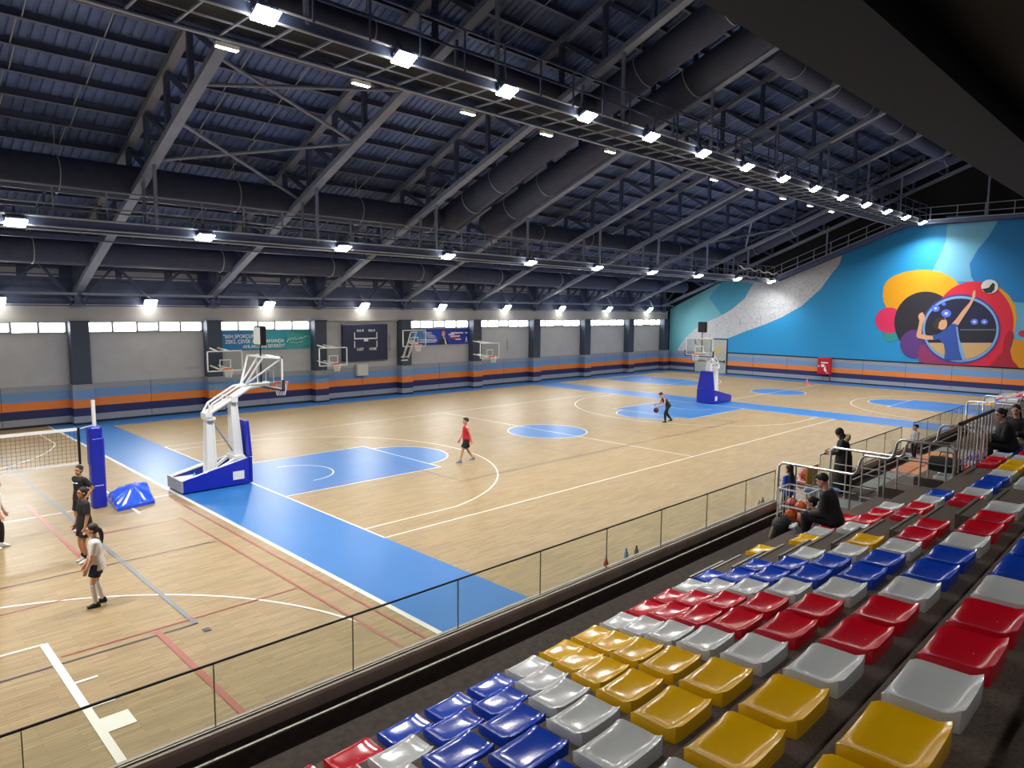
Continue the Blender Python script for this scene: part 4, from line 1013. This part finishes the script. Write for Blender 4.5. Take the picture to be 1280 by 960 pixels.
bottle(-13.88, mat('pale_blue_bottle',(150,190,220),.15), .25, .04, 'pale blue water bottle on the ledge beside the orange one', mat('blue_cap',(40,110,190),.4))
bottle(-13.58, mat('grey_bottle',(120,128,128),.2), .23, .038, 'grey bottle on the ledge right of the pale blue one', M_black)
bottle(-9.02, mat('clear_bottle',(190,200,196),.15), .2, .036, 'clear bottle on the ledge at the railing end', M_white); bottle(-8.84, mat('green_bottle',(110,140,120),.2), .21, .036, 'greenish bottle on the ledge beside the railing end', M_black)
m = MB()
for i in range(4):
    for j in range(2): m.box((-2.2+i*1.02,-15.9+j*.46,1.1),(-1.2+i*1.02,-15.46+j*.46,1.112), (i+j)%2)
tag(m.build('play_mat', [mat('orange_foam',(206,142,92),.7), mat('salmon_foam',(204,128,108),.7)]), 'orange and salmon tiled mat on the landing before the small child', 'mat')
t = thing('sports_bag', 'black sports bag lying on the white seat beyond the stairs', 'bag', (X0S+20*SX,SY0-SD*2,zt(2)+.1), PI/2)
m = MB(); m.lathe((0,0,.17),[(.05,-.30),(.15,-.27),(.165,0),(.15,.27),(.05,.30)],14,axis='x'); m.build('bag_body', mat('black_nylon',(24,25,28),.7), t, smooth=True); m = MB(); m.tube([(-.12,0,.33),(-.1,0,.42),(.1,0,.42),(.12,0,.33)],.012,6); m.build('handle', M_black, t)
# low courtside stand at the far end
m = MB(); m.box((24,-12.6,0),(33.2,-11.4,.3),0); m.box((24,-13.6,0),(33.2,-12.6,.62),0); struct(m.build('floor_low_stand', M_s_grey))
for i in range(9):
    for r in (0,1):
        c = ['yellow','white','blue','red','red','white','yellow','white','red'][(i+r)%9]
        o = seat(24.6+i*.98, -12.3-r*1.0, .3+.32*r, c, '%s seat on the low courtside stand by the end wall, %s along its %s row' % (c, nth(i), ('front','rear')[r]), 'seats on the low courtside stand'); o.scale = (1.6,1.6,1.4)
# ------------------------------------------------------------------ people
SKIN = mat('skin_light', (214,164,138), .55); SKIN2 = mat('skin_tan', (186,134,104), .55)
EYE = mat('eye_dark', (36,26,24), .3); LIP = mat('lips', (170,92,86), .5); HAIRB = mat('hair_black', (26,22,22), .6); HAIRD = mat('hair_dark_brown', (46,36,32), .6)
def capsule(mb, p, q, rp, rq, n=12, flat=False, e=(1,1)):
    p = Vector(p); q = Vector(q); d = q-p; L = d.length; d.normalize()
    u = Vector((0,1,0)) if abs(d.y) < .9 else Vector((1,0,0))
    b = d.cross(u).normalized(); a = b.cross(d).normalized()      # a ~ lateral, b ~ depth
    rings = []
    if not flat:
        for t in (-80,-50,-22): th = math.radians(t); rings.append((p+d*(rp*math.sin(th)), rp*math.cos(th)))
    rings += [(p,rp),(p.lerp(q,.5),(rp+rq)/2),(q,rq)]
    if not flat:
        for t in (22,50,80): th = math.radians(t); rings.append((q+d*(rq*math.sin(th)), rq*math.cos(th)))
    vs = []
    for c, r in rings:
        for j in range(n): t = 2*PI*j/n; vs.append(c+a*(math.cos(t)*r*e[0])+b*(math.sin(t)*r*e[1]))
    k = len(rings); fs = [(i*n+j,i*n+(j+1)%n,(i+1)*n+(j+1)%n,(i+1)*n+j) for i in range(k-1) for j in range(n)]+[tuple(reversed(range(n))),tuple(range((k-1)*n,k*n))]
    mb.add(vs, fs)
def rings_loft(mb, rings, n=18):       # rings: (centre, lateral radius, depth radius, forward vector)
    vs = []
    for c, ra, rb, f in rings:
        c = Vector(c); f = Vector(f).normalized(); l = Vector((0,1,0)); l = (l-f*l.dot(f)).normalized()
        for j in range(n): t = 2*PI*j/n; vs.append(c+l*(ra*math.cos(t))+f*(rb*math.sin(t)))
    k = len(rings); fs = [(i*n+j,i*n+(j+1)%n,(i+1)*n+(j+1)%n,(i+1)*n+j) for i in range(k-1) for j in range(n)]+[tuple(reversed(range(n))),tuple(range((k-1)*n,k*n))]
    mb.add(vs, fs)
def remesh(mb, name, mats, parent, vox, smooth=3):
    o = mb.build(name, mats, parent)
    r = o.modifiers.new('r','REMESH'); r.mode = 'VOXEL'; r.voxel_size = vox; r.use_smooth_shade = True
    s = o.modifiers.new('s','SMOOTH'); s.factor = .5; s.iterations = smooth
    dg = bpy.context.evaluated_depsgraph_get(); me = bpy.data.meshes.new_from_object(o.evaluated_get(dg))
    o.modifiers.clear(); old = o.data; o.data = me; bpy.data.meshes.remove(old)
    me.materials.clear()
    for m in (mats if isinstance(mats,(list,tuple)) else [mats]): me.materials.append(m)
    me.polygons.foreach_set('use_smooth', [True]*len(me.polygons))
    return o
def ik(a, t, l1, l2, pole):
    a = Vector(a); t = Vector(t); d = t-a; L = d.length; mx = (l1+l2)*.995
    if L > mx: t = a+d*(mx/L); d = t-a; L = mx
    x = (l1*l1-l2*l2+L*L)/(2*L); h = math.sqrt(max(0,l1*l1-x*x)); dn = d/L
    pl = Vector(pole); pl = (pl-dn*pl.dot(dn)).normalized()
    return a+dn*x+pl*h, t
def person(label, loc, yaw, H, hip=(0,.965), lean=0., feet=((.0,.1),(.0,-.1)), foot_h=(0,0), toe=(0,0), hands=None, head=(0,0), skin=SKIN, hair=HAIRB, style='short', wear={}, bulk=1.0, headk=1.0, knee=(1,0,0), grip=(.3,.3), elbow=(-1,0,0)):
    """built facing +x in its own frame at 1.75 m, then scaled to H"""
    k = H/1.75; o_root = None
    spn = Vector((math.sin(lean),0,math.cos(lean))); sf = Vector((math.cos(lean),0,-math.sin(lean)))
    hc = Vector((hip[0],0,hip[1]))
    sp = lambda t: hc+spn*t
    neck = sp(.5); shz = sp(.455); B = bulk
    hp, hy = head
    ht = lean*.55+hp; hu = Vector((math.sin(ht),0,math.cos(ht)))
    hcx = neck+hu*.165*(.6+.4*headk)+Vector((.015,0,0))
    hf = Vector((math.cos(ht)*math.cos(hy), math.sin(hy), -math.sin(ht)*math.cos(hy))).normalized(); hl = hu.cross(hf).normalized(); hf = hl.cross(hu)
    bd = MB()
    rings_loft(bd, [(sp(-.10),.12*B,.095*B,sf),(sp(-.02),.165*B,.115*B,sf),(sp(.08),.155*B,.108*B,sf),(sp(.18),.135*B,.095*B,sf),(sp(.32),.162*B,.112*B,sf),(sp(.42),.168*B,.1*B,sf),(sp(.475),.12*B,.075*B,sf),(sp(.50),.06,.06,sf)])
    capsule(bd, sp(.47), neck+hu*.07, .056, .052)
    # head: skull, jaw, nose, ears
    def HP(f,l,u): return hcx+(hf*f+hl*l+hu*u)*headk
    def ellip(c, rf, rl, ru, n=16, m=10):
        mb = MB(); mb.ball((0,0,0),(rf,rl,ru),n,m); mb.v = [tuple(HP(c[0]+v[0],c[1]+v[1],c[2]+v[2])) for v in mb.v]; bd.add(mb.v, mb.f)
    ellip((-.008,0,.025),.097,.076,.1); ellip((.022,0,-.045),.068,.058,.072); ellip((.098,0,-.012),.018,.013,.022); ellip((.088,0,.045),.012,.045,.012)
    for s in (-1,1): ellip((-.012,s*.078,-.005),.022,.01,.033,8,6)
    ellip((.078,0,-.062),.014,.026,.012,8,6); ellip((.062,0,-.1),.022,.026,.018,8,6)
    ank = []
    legs = []
    for i, s in enumerate((1,-1)):
        h = hc+Vector((0,s*.088,-.03)); a = Vector((feet[i][0],feet[i][1],.085+foot_h[i]))
        kn, a = ik(h, a, .44, .425, Vector(knee)+Vector((0,s*.12,0))); legs.append((h,kn,a)); ank.append(a)
        capsule(bd, h, kn, .082*B, .054*B); capsule(bd, kn, kn.lerp(a,.35), .052*B, .056*B); capsule(bd, kn.lerp(a,.35), a, .056*B, .036)
        td = Vector((math.cos(toe[i]),math.sin(toe[i]),0)); fz = -.05
        capsule(bd, a+Vector((0,0,-.04))-td*.04, a+td*.13+Vector((0,0,-.055)), .036, .03, e=(1,.8))
    arms = []
    hands = hands or ((.05,.27,.78),(.05,-.27,.78))
    for i, s in enumerate((1,-1)):
        sh = shz+Vector((0,s*.185*B,0))-spn*.02; w = Vector(hands[i])
        el, w = ik(sh, w, .29, .255, Vector(elbow)+Vector((0,s*.35,0))); arms.append((sh,el,w))
        capsule(bd, sp(.44)+Vector((0,s*.1,0)), sh, .06, .056*B); capsule(bd, sh, el, .05*B, .04*B); capsule(bd, el, w, .041*B, .027)
        d = (w-el).normalized(); g = grip[i]
        lat = Vector((1,0,0)) if abs(d.x) < .75 else Vector((0,0,1)); lat = (lat-d*lat.dot(d)).normalized(); nr = d.cross(lat).normalized()*s   # nr: away from palm
        pe = w+d*.085
        capsule(bd, w+d*.015, pe, .03, .036, e=(1,1)) if False else None
        for q in (-.028,-.010,.009,.027): capsule(bd, w+d*.01+lat*q*.7, pe+lat*q, .0145, .0125, 8)
        for q, ln in zip((.03,.0105,-.0095,-.029),(.068,.078,.072,.056)):
            b0 = pe+lat*q; d1 = (d*math.cos(g)-nr*math.sin(g)).normalized(); d2 = (d*math.cos(g*2.2)-nr*math.sin(g*2.2)).normalized(); b1 = b0+d1*ln*.5; b2 = b1+d2*ln*.5
            capsule(bd, b0, b1, .0098, .009, 7); capsule(bd, b1, b2, .009, .0078, 7)
        t0 = w+d*.03+lat*.026; t1 = t0+(d*.6+lat*.75-nr*.25).normalized()*.04; t2 = t1+(d*.9+lat*.25-nr*.35).normalized()*.032
        capsule(bd, t0, t1, .0125, .0105, 8); capsule(bd, t1, t2, .0105, .0085, 8)
    o = remesh(bd, 'person', [skin, EYE, LIP, hair], None, .0075, 2)
    me = o.data; pts = [(HP(.085,s*.033,.022), .0125, 1) for s in (-1,1)]+[(HP(.088,s*.033,.05), .011, 3) for s in (-1,1)]+[(HP(.092,s*.014,-.062), .014, 2) for s in (-1,1)]
    for p in me.polygons:
        c = p.center
        if (c-hcx).length > .2: continue
        for q, r, mi in pts:
            if (c-q).length < r*1.15*headk: p.material_index = mi
    o.location = loc; o.rotation_euler = (0,0,yaw); o.scale = (k,k,k)
    tag(o, label, 'person')
    def garment(name, m, f, vox=.012, sm=3): mb = MB(); f(mb); return remesh(mb, name, m, o, vox, sm)
    # hair
    def fh(mb):
        def he(c, rf, rl, ru): 
            t = MB(); t.ball((0,0,0),(rf,rl,ru),16,10); mb.add([tuple(HP(c[0]+v[0],c[1]+v[1],c[2]+v[2])) for v in t.v], t.f)
        he((-.028,0,.05),.102,.087,.097)
        if style == 'short': he((.03,0,.1),.06,.066,.04)
        if style in ('bun','pony','long'): he((-.035,0,.01),.09,.086,.1)
        if style == 'bun': he((-.13,0,.05),.04,.045,.045)
        if style == 'pony':
            pp = [HP(-.11,0,.02),HP(-.14,0,-.02),HP(-.15,0,-.1),HP(-.145,0,-.2),HP(-.135,0,-.3)]; rr = [.03,.04,.046,.04,.018]
            for (a,b_),(ra,rb_) in zip(zip(pp,pp[1:]),zip(rr,rr[1:])): capsule(mb, a, b_, ra, rb_, 10)
        if style == 'long':
            pp = [HP(-.06,0,.03),HP(-.1,0,-.1),HP(-.11,0,-.25),HP(-.1,0,-.42)]; rr = [.085,.085,.08,.05]
            for (a,b_),(ra,rb_) in zip(zip(pp,pp[1:]),zip(rr,rr[1:])): capsule(mb, a, b_, ra, rb_, 12, e=(1,.55))
        if style == 'scarf':
            he((-.02,0,.03),.11,.095,.112); capsule(mb, HP(-.03,0,-.08), HP(-.04,0,-.2), .085, .12, 14)
    garment('hair' if style != 'scarf' else 'headscarf', hair, fh, .009, 3)
    def sleeve(mb, i, frac, infl=.014):
        sh, el, w = arms[i]
        capsule(mb, sp(.44)+Vector((0,(1,-1)[i]*.09,0)), sh, .066*B, .068*B)
        if frac <= 1: capsule(mb, sh, sh.lerp(el,frac), .062*B+infl*.4, .056*B+infl, flat=True)
        else:
            capsule(mb, sh, el, .062*B, .05*B+infl*.6); capsule(mb, el, el.lerp(w,frac-1), .05*B+infl*.6, .036+infl, flat=False if frac < 1.9 else True)
    def trunk(mb, low, infl=.018, flare=0.):
        I = infl
        rings_loft(mb, [(sp(low),.172*B+I+flare,.122*B+I+flare,sf),(sp(.02),.172*B+I+flare*.6,.12*B+I+flare*.6,sf),(sp(.16),.152*B+I,.108*B+I,sf),(sp(.32),.166*B+I,.116*B+I,sf),(sp(.42),.17*B+I*.8,.104*B+I*.8,sf),(sp(.475),.125*B+I*.5,.08*B+I*.5,sf),(sp(.505),.075,.072,sf)])
    w_ = wear
    if 'top' in w_:
        m_, frac, low = w_['top'][:3]
        def ft(mb):
            trunk(mb, low, w_.get('infl',.018), w_.get('flare',.0))
            for i in (0,1):
                if frac > 0: sleeve(mb, i, frac, w_.get('infl',.014))
        garment(w_.get('topname','shirt'), m_, ft)
    if 'legs' in w_:
        m_, frac, infl = w_['legs']
        def fl_(mb):
            rings_loft(mb, [(sp(-.12),.15*B+infl,.115*B+infl,sf),(sp(-.02),.172*B+infl*.8,.12*B+infl*.8,sf),(sp(.09),.16*B+infl*.5,.112*B+infl*.5,sf)])
            for h, kn, a in legs:
                if frac <= 1: capsule(mb, h, h.lerp(kn,frac), .088*B+infl, .07*B+infl*1.6, flat=True); capsule(mb, h, h.lerp(kn,frac*.6), .088*B+infl*.8, .08*B+infl)
                else: capsule(mb, h, kn, .086*B+infl, .06*B+infl); capsule(mb, kn, kn.lerp(a,.35), .058*B+infl, .06*B+infl); capsule(mb, kn.lerp(a,.35), kn.lerp(a,frac-1), .06*B+infl, .042+infl, flat=True)
        garment(w_.get('legname','shorts' if frac <= 1 else 'trousers'), m_, fl_)
    if 'socks' in w_:
        m_, f0 = w_['socks']
        for h, kn, a in legs:
            garment('sock', m_, lambda mb: (capsule(mb, kn.lerp(a,f0), kn.lerp(a,max(f0,.4)), .062*B, .062*B), capsule(mb, kn.lerp(a,max(f0,.4)), a, .062*B, .044)), .01)
    if 'coat' in w_:
        m_, low = w_['coat']
        def fc(mb):
            trunk(mb, .0, .05, .02)
            rings_loft(mb, [(Vector((hip[0]+.02,0,low)),.30,.27,(1,0,0)),(Vector((hip[0]+.01,0,(low+.9)/2)),.275,.24,(1,0,0)),(sp(.02),.25,.21,sf),(sp(.2),.225,.18,sf)])
            for i in (0,1): sleeve(mb, i, 1.9, .026)
        garment('coat', m_, fc)
    if 'hood' in w_:
        garment('fur_hood', w_['hood'], lambda mb: [capsule(mb, sp(.5)+Vector((-.1-.03*math.cos(q*PI/5),math.sin(q*PI/5)*.18,.02+.05*math.cos(q*PI/5))), sp(.5)+Vector((-.1-.03*math.cos((q+1)*PI/5),math.sin((q+1)*PI/5)*.18,.02+.05*math.cos((q+1)*PI/5))), .066, .066, 10) for q in range(-5,5)], .012)
    if 'shoes' in w_:
        for i, a in enumerate(ank):
            td = Vector((math.cos(toe[i]),math.sin(toe[i]),0))
            def fs_(mb):
                capsule(mb, a+Vector((0,0,.01))-td*.01, a-td*.035+Vector((0,0,-.05)), .048, .045); capsule(mb, a-td*.04+Vector((0,0,-.052)), a+td*.145+Vector((0,0,-.058)), .044, .036, e=(1.05,.75)); capsule(mb, a+Vector((0,0,.0)), a+td*.1+Vector((0,0,-.05)), .042, .036)
                mb.v = [(x,y,max(z,foot_h[i]+.002)) for x,y,z in mb.v]
            garment('shoe', w_['shoes'], fs_, .009, 2)
    for ex in w_.get('extra', []): ex(o, sp, sf, HP)
    return o
C_black = mat('black_cotton', (26,26,30), .8); C_navy = mat('navy_cotton', (26,30,62), .8); C_white = mat('white_cotton', (226,222,220), .85); C_red = mat('red_jersey', (206,30,48), .7)
C_grey = mat('grey_wool', (170,172,176), .85); C_blue = mat('blue_puffer', (46,84,190), .6); C_beige = mat('beige_trousers', (214,196,160), .8); C_lilac = mat('lilac_fleece', (186,160,186), .85); C_coat = mat('black_padded_coat', (22,22,25), .75); C_fur = mat('beige_fur', (176,150,116), .95, noise=.3, scale=60, bump=.6)
S_white = mat('white_trainers', (220,220,220), .6); S_black = mat('black_trainers', (24,24,28), .5); S_blue = mat('greyblue_trainers', (120,130,154), .6)
def chest_print(o, sp, sf, HP):
    m = MB(); c = sp(.36)+sf*.142
    for y0, y1 in ((-.09,-.02),(.03,.09)): m.box((c.x-.012,y0,c.z-.012),(c.x+.008,y1,c.z+.012))
    m.build('chest_print', M_print, o)
fy = lambda x, y, dx, dy: math.atan2(dy, dx)
person('person in black T-shirt with dark bun standing closest to the padded volleyball post', (-19.1,-2.1,0), math.radians(205), 1.63, feet=((.04,.1),(-.03,-.11)), toe=(.15,-.2), hands=((.0,.22,.95),(-.02,-.22,.95)), elbow=(-.6,0,0), head=(.02,.25), skin=SKIN2, style='bun', hair=HAIRB, grip=(.9,.9),
  wear={'top':(C_black,.75,-.12),'legs':(C_black,.85,.02),'shoes':S_white,'extra':[chest_print],'flare':.02})
person('person in black T-shirt and shorts standing before the bun-haired one', (-19.58,-4.45,0), math.radians(188), 1.62, feet=((.02,.1),(.0,-.1)), hands=((.1,.25,.78),(.12,-.25,.78)), skin=SKIN2, style='bun', head=(.02,.1),
  wear={'top':(C_black,.8,-.2),'legs':(C_black,.75,.02),'shoes':S_white,'socks':(C_black,.8),'flare':.025})
person('person with ponytail in white T-shirt and navy shorts on the white arc', (-20.02,-7.12,0), math.radians(168), 1.53, feet=((.05,.09),(-.08,-.13)), hands=((.2,.16,.82),(.22,-.16,.82)), skin=SKIN, style='pony', hair=HAIRD, head=(.08,.0), lean=.06, headk=1.05,
  wear={'top':(C_white,.85,-.16),'legs':(C_navy,.62,.03),'shoes':S_black,'socks':(C_white,.05),'flare':.02})
person('person in white T-shirt and black leggings cut by the left picture edge', (-20.82,-2.2,0), math.radians(-12), 1.58, feet=((.1,.1),(-.06,-.1)), hands=((.2,.24,.82),(.16,-.24,.8)), skin=SKIN, style='pony', hair=HAIRB, lean=.1,
  wear={'top':(C_white,.8,-.1),'legs':(C_black,1.9,.008),'shoes':S_white})
person('person in red sleeveless jersey and black shorts walking across the court', (-7.1,-2.55,0), math.radians(158), 1.62, feet=((.3,.1),(-.32,-.1)), foot_h=(0,.07), hands=((-.14,.26,.84),(.2,-.25,.85)), skin=SKIN, style='short', lean=.04, elbow=(-1,0,0), headk=1.05,
  wear={'top':(C_red,0,-.14),'legs':(C_black,.8,.03),'shoes':S_blue,'flare':.01,'infl':.02})
person('person in black sportswear bending to bounce a ball on the far key', (6.34,-2.2,0), math.radians(142), 1.62, hip=(-.08,.94), lean=.62, feet=((.08,.1),(-.32,-.1)), foot_h=(0,.05), hands=((.4,.16,.9),(.52,-.16,.95)), skin=SKIN, style='short', head=(.25,0),
  wear={'top':(C_black,0,-.12),'legs':(C_black,1.92,.012),'shoes':S_black})
sport_ball((5.92,-1.88,.62), .13, mat('dark_basketball',(84,44,38),.6), 'dark basketball bouncing in front of the bending player')
person('person in long black coat with fur hood looking down at a phone by the railing', (-5.7,-15.0,1.1), math.radians(112), 1.6, feet=((.03,.09),(-.02,-.09)), hands=((.36,.1,1.06),(.36,-.08,1.06)), lean=.1, head=(.45,0), style='scarf', hair=HAIRB, grip=(.7,.7), elbow=(-.5,0,-.8),
  wear={'coat':(C_coat,.16),'hood':C_fur,'shoes':S_black})
m = MB(); m.bbox((-.035,-.006,0),(.035,.006,.14),.004); ph = m.build('phone', M_black); ph.location = (-5.87,-14.6,2.1); ph.rotation_euler = (.9,0,.35); tag(ph, 'black phone held by the person in the long coat', 'phone')
person('person in black jacket sitting forward on a red seat by the ball cart', (X0S+13*SX,SY0-SD-.02,zt(1)+.11), math.radians(95), 1.68, hip=(0,.07), lean=.3, feet=((.42,.14),(.5,-.1)), foot_h=(-.44,-.44), hands=((.34,.16,.13),(.34,-.16,.13)), head=(.25,.1), style='short', elbow=(-.3,0,-.3), bulk=1.06,
  wear={'top':(mat('black_jacket',(30,32,40),.7),1.9,-.08),'topname':'jacket','infl':.03,'legs':(C_black,1.9,.02),'shoes':S_black})
person('small child in lilac sitting on the step beside the man in black', (X0S+14*SX+.05,SY0-.2,zt(0)+.06), math.radians(110), 1.15, hip=(0,.1), lean=.15, feet=((.5,.1),(.5,-.1)), foot_h=(0,0), hands=((.36,.14,.4),(.36,-.14,.4)), head=(.2,0), style='bun', headk=1.3, hair=HAIRB,
  wear={'top':(C_lilac,1.85,-.08),'legs':(C_black,1.9,.015),'shoes':S_white})
person('child in blue jacket with long dark hair standing at the railing end', (-8.95,-15.06,1.1), math.radians(75), 1.16, feet=((.02,.08),(-.02,-.08)), hands=((.16,.2,.95),(.18,-.2,.95)), style='long', headk=1.25, hair=HAIRB,
  wear={'top':(C_blue,1.85,-.14),'topname':'jacket','infl':.03,'legs':(C_black,1.9,.01),'shoes':S_black})
person('small child in pale top standing in the gap between the far glass railings', (.25,-14.95,1.1), math.radians(150), 1.0, feet=((.02,.08),(-.02,-.08)), hands=((.16,.2,.82),(.1,-.2,.8)), style='short', headk=1.3,
  wear={'top':(C_grey,1.85,-.14),'legs':(C_black,1.9,.012),'shoes':S_black})
person('person in black jacket with white stripe seated beyond the guard rail', (X0S+23.4*SX,SY0-SD*3,zt(3)+.11), math.radians(120), 1.72, hip=(0,.07), lean=.3, feet=((.4,.12),(.42,-.12)), foot_h=(-.44,-.44), hands=((.42,.1,.22),(.4,-.1,.22)), head=(.15,.2), style='bun', bulk=1.1,
  wear={'top':(C_black,1.9,-.1),'topname':'jacket','infl':.035,'legs':(C_black,1.9,.02),'shoes':S_black,'extra':[lambda o, sp, sf, HP: (lambda m: (m.box((-.12,-.236,.16),(.12,-.2,.2)), m.build('jacket_stripe', M_print, o)))(MB())]})
person('person in dark top and beige trousers seated at the right picture edge', (X0S+25*SX,SY0-SD*3,zt(3)+.11), math.radians(160), 1.74, hip=(0,.07), lean=.22, feet=((.42,.12),(.44,-.12)), foot_h=(-.44,-.44), hands=((.36,.14,.24),(.36,-.14,.24)), head=(.1,.3), style='long', bulk=1.05,
  wear={'top':(C_black,1.9,-.06),'topname':'jacket','infl':.03,'legs':(C_beige,1.9,.02),'shoes':S_white})

# ------------------------------------------------------------------ world and colour management
w = bpy.data.worlds.new('world'); sc.world = w; w.use_nodes = True
w.node_tree.nodes['Background'].inputs[0].default_value = (.75,.85,1,1); w.node_tree.nodes['Background'].inputs[1].default_value = .6
sc.view_settings.view_transform = 'Standard'; sc.view_settings.look = 'None'; sc.view_settings.gamma = 1; sc.view_settings.use_curve_mapping = False
sc.view_settings.exposure = 0.12
sc.cycles.max_bounces = 7; sc.cycles.diffuse_bounces = 4; sc.cycles.glossy_bounces = 3; sc.cycles.transparent_max_bounces = 16
sc.cycles.sample_clamp_indirect = 6; sc.cycles.caustics_reflective = False; sc.cycles.caustics_refractive = False
